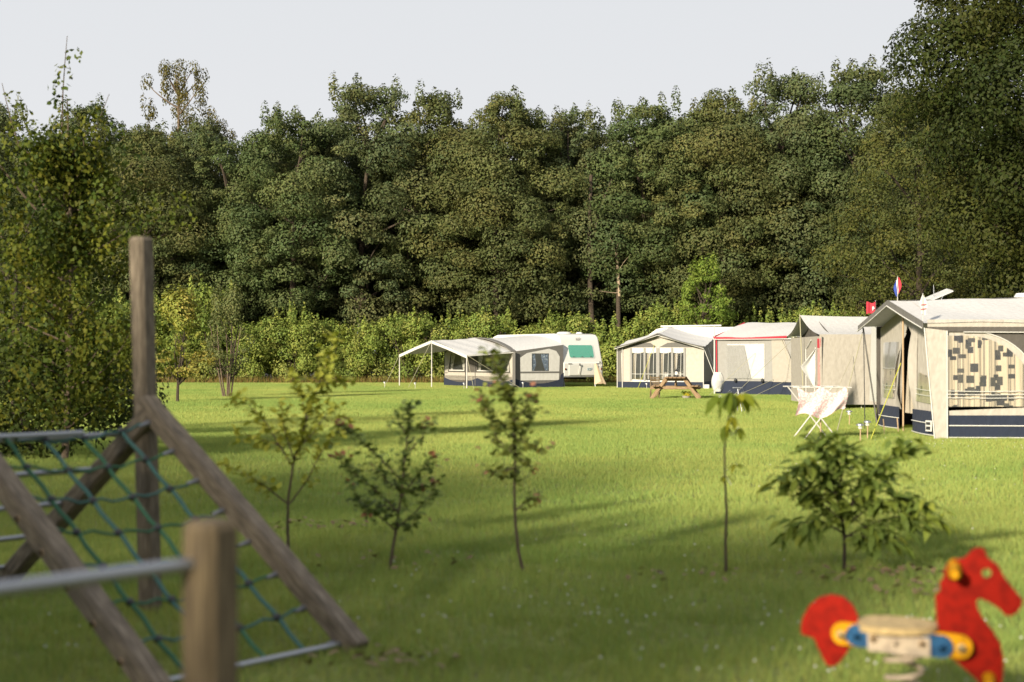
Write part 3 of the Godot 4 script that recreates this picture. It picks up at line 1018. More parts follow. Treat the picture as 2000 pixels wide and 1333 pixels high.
# ------------------------------------------------------------------ caravan with the arched awning
func build_far_awning() -> void:
	var al := deg_to_rad(31.0)
	var out := Vector3(-cos(al), 0, sin(al))          # the way the awning front looks
	var end := Vector3(sin(al), 0, cos(al))           # the way the caravan end looks
	var a0 := Vector3(0.1, 0, -65.5)                  # near corner of the awning front
	var length := 6.8
	var deep := 2.7
	var a1 := a0 - end * length
	var c0 := a0 - out * deep                         # near corner of the caravan
	var c1 := c0 - end * length
	# caravan
	var van := thing("caravan", "white caravan with a green blind in its end window", "caravan", c0)
	var across := -out
	var wide := 2.25
	var prof := PackedVector2Array([Vector2(0.0, 0.5), Vector2(0.03, 0.56), Vector2(0.04, 1.12), Vector2(-0.02, 1.2), Vector2(-0.30, 2.12), Vector2(-0.34, 2.25), Vector2(-0.42, 2.40), Vector2(-0.56, 2.50), Vector2(-0.9, 2.55), Vector2(-6.2, 2.55), Vector2(-6.6, 2.45), Vector2(-6.9, 1.2), Vector2(-6.9, 0.5)])
	var s := Shape.new()
	# body: profile slabs with rounded long edges
	s.slab(prof, c0 + across * 0.06, end, Vector3.UP, 0.0)
	s = Shape.new()
	var rings := [[0.0, 0.045], [0.02, 0.015], [0.06, 0.0], [wide - 0.06, 0.0], [wide - 0.02, 0.015], [wide, 0.045]]
	var mid := Vector2(-3.4, 1.5)
	for k in rings.size() - 1:
		for j in prof.size():
			var p := prof[j]
			var q := prof[(j + 1) % prof.size()]
			var k0: float = 1.0 - rings[k][1] / 1.0
			var k1: float = 1.0 - rings[k + 1][1] / 1.0
			var grow := func(pt: Vector2, kk: float) -> Vector2: return Vector2(mid.x + (pt.x - mid.x) * (1.0 - (1.0 - kk) * 0.3), mid.y + (pt.y - mid.y) * kk)
			var p0: Vector2 = grow.call(p, k0)
			var q0: Vector2 = grow.call(q, k0)
			var p1: Vector2 = grow.call(p, k1)
			var q1: Vector2 = grow.call(q, k1)
			var w := func(pt: Vector2, t: float) -> Vector3: return c0 + end * pt.x + Vector3.UP * pt.y + across * t
			var r0: float = rings[k][0]
			var r1: float = rings[k + 1][0]
			s.quad(w.call(p0, r0), w.call(p1, r1), w.call(q1, r1), w.call(q0, r0))
	for side in [0.0, wide]:
		var pp := PackedVector2Array()
		for p in prof:
			pp.append(Vector2(mid.x + (p.x - mid.x) * (1.0 - 0.045 * 0.3), mid.y + (p.y - mid.y) * 0.955))
		s.slab(pp, c0 + across * side, end, Vector3.UP, 0.004)
	part("body", s, mats["gel_coat"], van)
	# sloped end wall plane between heights 1.2 and 2.12
	var base := c0 + end * -0.02 + Vector3(0, 1.2, 0)
	var rise := (end * -0.28 + Vector3(0, 0.92, 0)).normalized()
	var face := across.cross(rise).normalized()
	if face.dot(end) < 0:
		face = -face
	var win := func(pts: Array, off: float, called: String, m: Material) -> MeshInstance3D:
		var q := Shape.new()
		var pp := PackedVector2Array(pts)
		q.slab(pp, base + face * off, across, rise, 0.02)
		return part(called, q, m, van)
	var rounded := func(x0: float, y0: float, x1: float, y1: float, e: float) -> Array:
		return [Vector2(x0 + e, y0), Vector2(x1 - e, y0), Vector2(x1, y0 + e), Vector2(x1, y1 - e), Vector2(x1 - e, y1), Vector2(x0 + e, y1), Vector2(x0, y1 - e), Vector2(x0, y0 + e)]
	win.call(rounded.call(0.36, 0.16, 1.86, 0.88, 0.07), 0.012, "window_frame", mats["gel_coat"])
	win.call(rounded.call(0.42, 0.21, 1.80, 0.83, 0.06), 0.020, "window_blind", mats["green_blind"])
	win.call(rounded.call(0.41, 0.2, 1.81, 0.84, 0.06), 0.045, "window_pane", mats["window_film"])
	for x in [0.62, 1.11, 1.6]:
		var q := Shape.new()
		q.ball(base + face * 0.05 + across * x + rise * 0.24, Vector3(0.035, 0.02, 0.035), 8)
		part("window_catch", q, mats["dark_plastic"], van)
	# lower locker lid, its seam and handles
	var locker := PackedVector2Array([Vector2(0.3, 0.58), Vector2(1.95, 0.58), Vector2(1.95, 1.05), Vector2(0.3, 1.05)])
	s = Shape.new()
	s.slab(locker, c0 + end * 0.065, across, Vector3.UP, 0.03)
	part("locker_lid", s, mats["gel_coat"], van)
	for x in [0.34, 1.9]:
		s = Shape.new()
		s.timber(c0 + end * 0.07 + across * (x - 0.1) + Vector3(0, 1.12, 0), c0 + end * 0.07 + across * (x + 0.1) + Vector3(0, 1.12, 0), 0.03, 0.03)
		part("grab_handle", s, mats["grey_cloth"], van)
	for x in [0.1, 2.15]:
		s = Shape.new()
		s.lathe(PackedVector2Array([Vector2(0.05, 0), Vector2(0.045, 0.02), Vector2(0.0, 0.025)]), c0 + end * 0.045 + across * x + Vector3(0, 0.86, 0), 10, end)
		part("marker_light", s, mats["orange_lens"], van)
	s = Shape.new()
	s.timber(c0 + end * 0.02 + Vector3(0, 0.5, 0), c0 + end * 0.02 + across * wide + Vector3(0, 0.5, 0), 0.05, 0.06)
	part("lower_rail", s, mats["steel"], van)
	s = Shape.new()
	s.timber(c0 - end * 1.0 + across * 0.3 + Vector3(0, 0.42, 0), c0 - end * 6.0 + across * 0.3 + Vector3(0, 0.42, 0), 0.1, 0.14)
	s.timber(c0 - end * 1.0 + across * 1.95 + Vector3(0, 0.42, 0), c0 - end * 6.0 + across * 1.95 + Vector3(0, 0.42, 0), 0.1, 0.14)
	part("chassis", s, mats["black_rubber"], van)
	for x in [0.16, 2.06]:
		s = Shape.new()
		s.lathe(PackedVector2Array([Vector2(0.0, -0.09), Vector2(0.29, -0.09), Vector2(0.32, -0.05), Vector2(0.32, 0.05), Vector2(0.29, 0.09), Vector2(0.0, 0.09)]), c0 - end * 3.6 + across * x + Vector3(0, 0.32, 0), 20, across)
		var wheel := part("wheel", s, mats["black_rubber"], van)
		s = Shape.new()
		s.lathe(PackedVector2Array([Vector2(0.0, -0.1), Vector2(0.19, -0.1), Vector2(0.19, 0.1), Vector2(0.0, 0.1)]), c0 - end * 3.6 + across * x + Vector3(0, 0.32, 0), 16, across)
		part("rim", s, mats["steel"], wheel)
	for x in [0.25, 2.0]:
		pole("corner_steady", c0 - end * 0.4 + across * x + Vector3(0, 0.5, 0), c0 - end * 0.25 + across * x + Vector3(0, 0.0, 0), 0.025, mats["steel"], van)
	# roof vent covers
	for v in [[-1.1, 0.75, 0.34], [-1.5, 1.9, 0.16]]:
		s = Shape.new()
		s.lathe(PackedVector2Array([Vector2(v[2] * 1.1, 0.0), Vector2(v[2], 0.06), Vector2(v[2] * 0.7, 0.1), Vector2(0, 0.11)]), c0 + end * v[0] + across * v[1] + Vector3(0, 2.54, 0), 14)
		part("roof_vent", s, mats["gel_coat"], van)
	# maker's badge, grey letters above the window and a pale blue word below
	var tm := TextMesh.new()
	tm.text = "KIP"
	tm.font_size = 64
	tm.pixel_size = 0.0030
	tm.depth = 0.006
	for spec in [["badge", 1.05, 2.30, -0.335, Color(0.55, 0.54, 0.52), 1.0, 0.3], ["lettering", 1.45, 0.86, 0.07, Color(0.6, 0.68, 0.72), 1.0, 0.0]]:
		var q := MeshInstance3D.new()
		q.name = spec[0]
		q.mesh = tm
		q.material_override = plain(spec[0] + "_paint", spec[4], 0.6)
		van.add_child(q, true)
		q.transform = Transform3D(Basis(across, (Vector3.UP - end * spec[6]).normalized(), across.cross((Vector3.UP - end * spec[6]).normalized())).orthonormalized(), end * (spec[3] + 0.012) + across * spec[1] + Vector3(0, spec[2], 0))
	# cloth cover over the tow hitch
	var bag := thing("hitch_cover", "beige cloth cover tied over the caravan's tow hitch", "cover", c0 + end * 0.35 + across * 1.7)
	s = Shape.new()
	var bo := c0 + end * 0.35 + across * 1.6
	var wob := func(u: float, w: float) -> Vector3:
		var th := u * TAU
		var rad := 0.05 + 0.22 * pow(w, 1.2) * (1.0 - 0.18 * w) + 0.03 * sin(th * 5.0) * w
		return bo + Vector3(cos(th) * rad * 1.15 + 0.22 * w, 1.12 - 0.92 * w - 0.06 * sin(th * 3.0) * w, sin(th) * rad * 0.8)
	s.sheet(wob, 24, 8)
	part("cloth", s, mats["apricot_cloth"], bag)
	s = Shape.new()
	s.ball(bo + Vector3(0.22, 0.2, 0), Vector3(0.23, 0.07, 0.18), 10)
	part("bottom_fold", s, mats["apricot_cloth"], bag)
	for x in [[0.75, 0.62, 0.85, 1.02], [1.95, 1.0, 2.0, 1.12], [2.05, 0.95, 2.12, 1.1]]:
		pole("strap", c0 + end * 0.14 + across * x[0] + Vector3(0, x[1], 0), c0 + end * 0.14 + across * x[2] + Vector3(0, x[3], 0), 0.014, mats["pole_white"], bag)
		s = Shape.new()
		s.ball(c0 + end * 0.14 + across * x[2] + Vector3(0, x[3] + 0.05, 0), Vector3(0.035, 0.07, 0.035), 8)
		part("strap_end", s, mats["dark_plastic"], bag)
	# the awning
	var t := thing("arched_awning", "cream and navy awning with curtained windows, joined to the caravan with a green window", "awning", a0)
	var eave := 1.68
	var fl := a1
	var fx := end                                     # seen from outside the front runs from a1 to a0
	var gable := []
	for k in 13:
		var q := k / 12.0
		gable.append(Vector2(q * length, eave + 0.66 * pow(sin(PI * q), 0.8)))
	var full := [Vector2(0, 0), Vector2(length, 0)]
	for k in range(12, -1, -1):
		full.append(gable[k])
	var lights := [[0.55, 0.78, 2.1, 1.72], [3.35, 0.78, 5.0, 1.85], [5.1, 0.78, 6.35, 1.72]]
	pierced("front_wall", full, lights, fl, fx, mats["taupe_cloth"], t)
	panel("far_side_wall", [Vector2(0, 0), Vector2(deep, 0), Vector2(deep, eave), Vector2(0, 2.0)], c1, out, 0.0, mats["grey_cloth"], t)
	panel("wave_band", wave_pts(0.1, length - 0.1, 0.52, 0.3, 0.0, 2, true), fl, fx, 0.012, mats["cream_cloth"], t)
	panel("wave_band", box_pts(0.1, 0.3, length - 0.15, 0.68), fl, fx, 0.012, mats["cream_cloth"], t)
	panel("skirt", wave_pts(0.0, length, 0.0, 0.42, 0.22, 2), fl, fx, 0.02, mats["navy_cloth"], t)
	panel("corner_panel", [Vector2(0.08, 0.6), Vector2(0.38, 0.6), Vector2(0.75, 1.7), Vector2(0.5, 1.85), Vector2(0.12, 1.6)], fl, fx, 0.012, mats["cream_cloth"], t)
	panel("corner_panel", [Vector2(length - 0.3, 0.6), Vector2(length - 0.08, 0.6), Vector2(length - 0.06, 1.7), Vector2(length - 0.5, 1.75)], fl, fx, 0.012, mats["cream_cloth"], t)
	for wd in [[0.55, 2.1, 1.72], [3.35, 5.0, 1.85], [5.1, 6.35, 1.72]]:
		var x0: float = wd[0]
		var x1: float = wd[1]
		var wp := panel("window_pane", box_pts(x0 + 0.01, 0.79, x1 - 0.01, float(wd[2]) - 0.01), fl, fx, 0.0, mats["window_film"], t)
		var mid_x := (x0 + x1) / 2
		for sd in [-1.0, 1.0]:
			var edge := x0 + 0.04 if sd < 0 else x1 - 0.04
			var q := PackedVector2Array([Vector2(edge, 0.8), Vector2(edge - sd * 0.2, 0.8), Vector2(edge - sd * 0.3, 1.15), Vector2(edge - sd * 0.55, float(wd[2]) - 0.04), Vector2(edge, float(wd[2]) - 0.04)])
			var cs := Shape.new()
			var ez := fx.cross(Vector3.UP)
			cs.slab(q, fl - ez * 0.05, fx, Vector3.UP, 0.01, 1.6)
			part("curtain", cs, mats["print_curtain"], wp)
		strip("sill", [fl + fx * x0 + out * 0.02 + Vector3(0, 0.80, 0), fl + fx * x1 + out * 0.02 + Vector3(0, 0.80, 0)], Vector3(0, -0.05, 0), mats["white_cloth"], wp)
	for x in [2.25, 3.2]:
		pole("door_zip", fl + fx * x + out * 0.03 + Vector3(0, 0.05, 0), fl + fx * x + out * 0.03 + Vector3(0, 2.0, 0), 0.02, mats["grey_cloth"], t)
	# near side wall
	var so := a0
	var sx := -out
	pierced("side_wall", [Vector2(0, 0), Vector2(deep, 0), Vector2(deep, 2.0), Vector2(0, eave)], [[0.95, 0.78, 1.9, 1.6]], so, sx, mats["grey_cloth"], t)
	pierced("side_panel", [Vector2(0.35, 0.35), Vector2(2.45, 0.35), Vector2(2.5, 1.45), Vector2(2.3, 1.72), Vector2(1.9, 1.82), Vector2(0.7, 1.62), Vector2(0.32, 1.4)], [[0.95, 0.78, 1.9, 1.6]], so + end * 0.012, sx, mats["white_cloth"], t)
	panel("side_band", box_pts(0.3, 0.68, 2.5, 0.76), so, sx, 0.02, mats["grey_cloth"], t)
	panel("skirt", wave_pts(0.0, deep, 0.0, 0.44, 0.24, 1), so, sx, 0.022, mats["navy_cloth"], t)
	panel("skirt_corner", [Vector2(2.4, 0.0), Vector2(deep, 0.0), Vector2(deep, 0.7), Vector2(2.55, 0.6)], so, sx, 0.026, mats["navy_cloth"], t)
	var sw := panel("window_pane", box_pts(0.96, 0.79, 1.89, 1.59), so, sx, 0.006, mats["window_film"], t)
	panel("curtain", [Vector2(0.95, 0.8), Vector2(1.1, 0.8), Vector2(1.22, 1.1), Vector2(1.14, 1.6), Vector2(0.94, 1.58)], so, sx, -0.04, mats["blue_print"], sw, 1.6)
	panel("curtain", [Vector2(1.72, 0.8), Vector2(1.88, 0.8), Vector2(1.89, 1.64), Vector2(1.45, 1.62), Vector2(1.56, 1.2)], so, sx, -0.04, mats["blue_print"], sw, 1.6)
	# roof: a vault from the caravan to the arched front
	var top_front := a0.lerp(a1, 0.5) + Vector3(0, eave + 0.66, 0)
	for side in [0, 1]:
		var sh := Shape.new()
		var corner := a0 if side == 0 else a1
		var back := c0 if side == 0 else c1
		var vault := func(u: float, w: float) -> Vector3:   # u from caravan to front, w from ridge to eave
			var q := 0.5 - 0.5 * w
			var hf := eave + 0.66 * pow(sin(PI * q), 0.8)
			var hb := 2.46 - 0.46 * w * w * w
			var p := a0.lerp(a1, 0.5).lerp(corner, w)
			var pb := c0.lerp(c1, 0.5).lerp(back, w)
			var o := pb.lerp(p, u)
			o.y = lerpf(hb, hf, u) - 0.05 * sin(PI * u) * (1.0 - w) + 0.01
			return o
		sh.sheet(vault if side == 0 else func(u: float, w: float) -> Vector3: return vault.call(1.0 - u, w), 14, 14)
		part("roof", sh, mats["roof_cloth"], t)
	var arch := Shape.new()
	var path := PackedVector3Array()
	for g in gable:
		path.append(fl + fx * g.x + Vector3(0, g.y + 0.015, 0) + out * 0.03)
	arch.sweep(path, PackedVector2Array([Vector2(-0.14, -0.02), Vector2(0.14, -0.02), Vector2(0.14, 0.02), Vector2(-0.14, 0.02)]), Vector3.UP, [], false)
	part("arch_band", arch, mats["grey_cloth"], t)
	var lg := Shape.new()
	lg.timber(a0 + out * 0.04 + end * 0.05, a0 + out * 0.04 + end * 0.05 + Vector3(0, eave, 0), 0.24, 0.03, out)
	part("corner_leg", lg, mats["grey_cloth"], t)
	# sun canopy on poles
	var can := thing("sun_canopy", "white pitched sun canopy on poles before the arched awning", "canopy", a0 + out * 2.5)
	var rr := a0 + out * 2.5 + Vector3(0, 1.52, 0)
	var rm := a0.lerp(a1, 0.5) + out * 2.5 + Vector3(0, 2.22, 0)
	var rl := a1 + out * 2.5 + Vector3(0, 1.55, 0)
	roof("roof", top_front + Vector3(0, 0.02, 0), rm, a0 + Vector3(0, eave + 0.02, 0), rr, 0.02, mats["roof_cloth"], can)
	roof("roof", rm, top_front + Vector3(0, 0.02, 0), rl, a1 + Vector3(0, eave + 0.02, 0), 0.02, mats["roof_cloth"], can)
	strip("valance", [rl + out * 0.02, rl.lerp(rm, 0.5) + Vector3(0, 0.02, 0) + out * 0.02, rm + out * 0.02, rm.lerp(rr, 0.5) + Vector3(0, 0.02, 0) + out * 0.02, rr + out * 0.02], Vector3(0, -0.14, 0), mats["white_cloth"], can)
	strip("valance", [a0 + Vector3(0, eave, 0) + end * 0.01, rr + end * 0.01], Vector3(0, -0.06, 0), mats["white_cloth"], can)
	for q in [rr, rm, rl]:
		pole("pole", Vector3(q.x, -0.05, q.z), q, 0.028, mats["pole_white"], can)
	for g in [[rl, rl + out * 1.0 + end * 0.4], [rm, rm + out * 1.6 + end * 0.7], [rr, a0 + end * 0.6], [rr, rr + out * 0.2 + end * 1.0]]:
		rope("guy_rope", g[0], Vector3(g[1].x, 0.0, g[1].z), 0.009, mats["guy_rope"], can)
	var k := 0
	var lamp_names := ["solar lamp farthest left, outside the sun canopy's guy rope", "solar lamp between the left and the middle canopy pole", "solar lamp at the right canopy pole before the navy skirt", "solar lamp at the near corner of the arched awning"]
	for p in [Vector3(-5.9, 0, -65.8), Vector3(-4.35, 0, -63.8), Vector3(-2.15, 0, -63.6), Vector3(0.5, 0, -65.0)]:
		solar_lamp(p, 0.28, lamp_names[k], true)
		k += 1
	var tub := Shape.new()
	tub.lathe(PackedVector2Array([Vector2(0.0, 0), Vector2(0.11, 0.0), Vector2(0.13, 0.2), Vector2(0.1, 0.2), Vector2(0.09, 0.03)]), Vector3(-0.1, 0, -65.1), 12)
	single("white_tub", tub, mats["gel_coat"], "small white tub at the foot of the arched awning's near corner", "tub", Vector3(-0.1, 0, -65.1))

# ------------------------------------------------------------------ porch tent behind the picnic table
func build_porch_tent() -> void:
	var be := deg_to_rad(18.0)
	var ex := Vector3(cos(be), 0, sin(be))
	var out := Vector3(-sin(be), 0, cos(be))
	var f0 := Vector3(4.86, 0, -65.5)
	var w := 4.0
	var f1 := f0 + ex * w
	var deep := 2.6
	var t := thing("porch_awning", "cream porch awning with a grey hipped roof and wide clear windows", "awning", f0)
	panel("skirt", box_pts(0, 0, w, 0.3), f0, ex, 0.02, mats["navy_cloth"], t)
	panel("front_wall", [Vector2(0, 0), Vector2(0.62, 0), Vector2(0.62, 1.85), Vector2(0, 1.85)], f0, ex, 0.0, mats["cream_cloth"], t)
	panel("front_wall", [Vector2(3.15, 0), Vector2(w, 0), Vector2(w, 1.85), Vector2(3.15, 1.85)], f0, ex, 0.0, mats["cream_cloth"], t)
	panel("front_wall", [Vector2(0.62, 0.0), Vector2(3.15, 0.0), Vector2(3.15, 0.42), Vector2(1.9, 0.36), Vector2(0.62, 0.42)], f0, ex, 0.0, mats["white_cloth"], t)
	panel("front_wall", [Vector2(0, 1.85), Vector2(w, 1.85), Vector2(1.95, 2.42)], f0, ex, 0.0, mats["cream_cloth"], t)
	panel("grey_arch", [Vector2(0.3, 1.88), Vector2(1.85, 1.88), Vector2(1.55, 2.08), Vector2(1.0, 2.1)], f0, ex, 0.012, mats["grey_cloth"], t)
	panel("grey_arch", [Vector2(1.95, 1.88), Vector2(3.5, 1.88), Vector2(2.9, 2.12), Vector2(2.35, 2.08)], f0, ex, 0.012, mats["grey_cloth"], t)
	panel("edge_panel", [Vector2(-0.02, 0.28), Vector2(0.2, 0.28), Vector2(0.16, 1.6), Vector2(0.36, 1.86), Vector2(-0.02, 1.86)], f0, ex, 0.012, mats["grey_cloth"], t)
	panel("inner_valance", wave_pts(0.62, 3.15, 1.66, 1.86, 0.06, 4, false), f0, ex, 0.012, mats["white_cloth"], t)
	for x in [0.64, 1.28, 1.9, 2.56, 3.13]:
		var s := Shape.new()
		s.timber(f0 + ex * x + out * 0.02 + Vector3(0, 0.36, 0), f0 + ex * x + out * 0.02 + Vector3(0, 1.85, 0), 0.1 if x != 1.9 else 0.16, 0.03, out)
		part("window_post", s, mats["pale_grey_cloth"], t)
	for k in 4:
		var x0: float = [0.69, 1.33, 1.98, 2.61][k]
		var x1: float = [1.23, 1.82, 2.51, 3.08][k]
		panel("pane", box_pts(x0, 0.4, x1, 1.7), f0, ex, 0.0, mats["window_film"], t)
		for q in [0.3, 0.72]:
			rope("window_cord", f0 + ex * lerpf(x0, x1, q) + out * 0.02 + Vector3(0, 0.42, 0), f0 + ex * lerpf(x0, x1, q + 0.06) + out * 0.02 + Vector3(0, 1.7, 0), 0.012, mats["rope_white"], t)
		rope("window_cord", f0 + ex * x0 + out * 0.02 + Vector3(0, 0.66, 0), f0 + ex * x1 + out * 0.02 + Vector3(0, 0.66, 0), 0.012, mats["rope_white"], t)
		var c := drape("curtain", f0 + ex * x0 - out * 0.12 + Vector3(0, 0.42, 0), f0 + ex * (x0 + 0.11) - out * 0.12 + Vector3(0, 0.42, 0), f0 + ex * (x0 + 0.2) - out * 0.12 + Vector3(0, 1.72, 0), f0 + ex * x0 - out * 0.12 + Vector3(0, 1.72, 0), 2.0, 0.03, mats["striped_curtain"], t, Vector2(3, 8))
	# inside: the caravan wall with its step and table show through the clear windows
	var ins := thing("camp_table", "pale folding table standing inside the porch awning", "table", f0 + ex * 2.55 - out * 1.3)
	var s := Shape.new()
	s.slab(PackedVector2Array([Vector2(-0.55, -0.35), Vector2(0.55, -0.35), Vector2(0.55, 0.35), Vector2(-0.55, 0.35)]), f0 + ex * 2.55 - out * 1.3 + Vector3(0, 0.72, 0), ex, -out, 0.04)
	part("table_top", s, mats["sand_cloth"], ins)
	for q in [[-0.5, -0.3], [0.5, -0.3], [0.5, 0.3], [-0.5, 0.3]]:
		pole("leg", f0 + ex * (2.55 + q[0]) - out * (1.3 + q[1]) + Vector3(0, 0, 0), f0 + ex * (2.55 + q[0] * 0.9) - out * (1.3 + q[1] * 0.9) + Vector3(0, 0.7, 0), 0.02, mats["steel"], ins)
	drape("hanging_cloth", f0 + ex * 2.1 - out * 0.95 + Vector3(0, 0.05, 0), f0 + ex * 3.0 - out * 0.95 + Vector3(0, 0.05, 0), f0 + ex * 2.85 - out * 0.95 + Vector3(0, 0.74, 0), f0 + ex * 2.2 - out * 0.95 + Vector3(0, 0.74, 0), 3.0, 0.02, mats["sand_cloth"], ins)
	# side walls
	panel("side_wall", [Vector2(0, 0.3), Vector2(deep, 0.3), Vector2(deep, 2.2), Vector2(0, 1.85)], f1, -out, 0.0, mats["grey_cloth"], t)
	panel("skirt", box_pts(0, 0, deep, 0.32), f1, -out, 0.01, mats["navy_cloth"], t)
	panel("side_wall", [Vector2(0, 0.0), Vector2(deep, 0.0), Vector2(deep, 1.85), Vector2(0, 2.2)], f0 - out * deep, out, 0.0, mats["grey_cloth"], t)
	# roof
	var apex := f0 + ex * 1.95 + Vector3(0, 2.48, 0) + out * 0.12
	var el := f0 - ex * 0.08 + Vector3(0, 1.86, 0) + out * 0.12
	var er := f1 + ex * 0.05 + Vector3(0, 1.88, 0) + out * 0.12
	var back := -out * deep
	var hi := Vector3(0, 0.38, 0)
	roof("roof", apex + back + hi, apex, er + back + hi * 1.2, er, -0.07, mats["roof_cloth"], t)
	roof("roof", apex, apex + back + hi, el, el + back + hi, -0.07, mats["roof_cloth"], t)
	for e in [[el, apex], [apex, er]]:
		var b := Shape.new()
		var p := PackedVector3Array()
		for k in 9:
			p.append(e[0].lerp(e[1], k / 8.0) + Vector3(0, 0.02 - 0.07 * sin(PI * k / 8.0), 0))
		b.sweep(p, PackedVector2Array([Vector2(-0.2, -0.02), Vector2(0.14, -0.02), Vector2(0.14, 0.02), Vector2(-0.2, 0.02)]), Vector3.UP, [], false)
		part("roof_edge", b, mats["grey_cloth"], t)
		rope("piping", e[0] + out * 0.16 + Vector3(0, -0.06, 0), e[1] + out * 0.16 + Vector3(0, -0.06, 0), 0.016, mats["rope_white"], t)
	for q in [f0 + out * 0.03, f0 + ex * 0.24 + out * 0.03, f1 + out * 0.04]:
		pole("pole", q, q + Vector3(0, 1.84, 0), 0.022, mats["pole_white"], t)
	for q in [[f1 + Vector3(0, 1.85, 0), f1 + ex * 0.75 + out * 0.1], [f1 + Vector3(0, 1.85, 0) - out * 1.2, f1 + ex * 0.6 - out * 0.6]]:
		rope("guy_rope", q[0], q[1], 0.014, mats["rope_white"], t)
	rope("storm_strap", f0 + ex * 1.75 + out * 0.05 + Vector3(0, 2.0, 0), f0 + ex * 1.1 + out * 0.6, 0.009, mats["yellow_rope"], t)
	# the caravan behind it: only the roof shows above the awning
	var van := thing("caravan", "white caravan whose roof shows above the porch awning", "caravan", f0 - out * (deep + 0.1))
	s = Shape.new()
	var o := f0 - out * (deep + 0.1) + ex * -0.3
	var pr := PackedVector2Array([Vector2(0.05, 0.45), Vector2(6.2, 0.45), Vector2(6.35, 1.2), Vector2(6.2, 2.6), Vector2(5.9, 2.84), Vector2(1.9, 2.84), Vector2(1.55, 2.76), Vector2(0.75, 2.2), Vector2(0.3, 1.4)])
	s.slab(pr, o, ex, Vector3.UP, 2.2)
	part("body", s, mats["gel_coat"], van)
	s = Shape.new()
	s.slab(PackedVector2Array([Vector2(1.0, 0.9), Vector2(2.0, 0.9), Vector2(2.0, 1.5), Vector2(1.0, 1.5)]), o + out * 0.02 + ex * 1.2, ex, Vector3.UP, 0.01)
	part("window", s, mats["dark_plastic"], van)
	s = Shape.new()
	s.timber(o + ex * 1.7 - out * 0.3 + Vector3(0, 2.9, 0), o + ex * 4.6 - out * 0.3 + Vector3(0, 2.92, 0), 0.12, 0.07)
	part("roof_rail", s, mats["gel_coat"], van)
	for x in [1.2, 4.9]:
		s = Shape.new()
		s.lathe(PackedVector2Array([Vector2(0.0, -0.09), Vector2(0.3, -0.09), Vector2(0.32, 0.0), Vector2(0.3, 0.09), Vector2(0.0, 0.09)]), o + ex * x - out * 0.3 + Vector3(0, 0.32, 0), 16, out)
		part("wheel", s, mats["black_rubber"], van)
	solar_lamp(Vector3(6.05, 0, -63.9), 0.26, "solar lamp before the porch awning, left of the picnic table", true)
	var bin := Shape.new()
	bin.timber(Vector3(8.75, 0.0, -63.9), Vector3(8.75, 0.2, -63.9), 0.22, 0.2, Vector3(0, 0, 1))
	single("white_box", bin, mats["gel_coat"], "small white box at the porch awning's near corner", "box", Vector3(8.75, 0, -63.9))

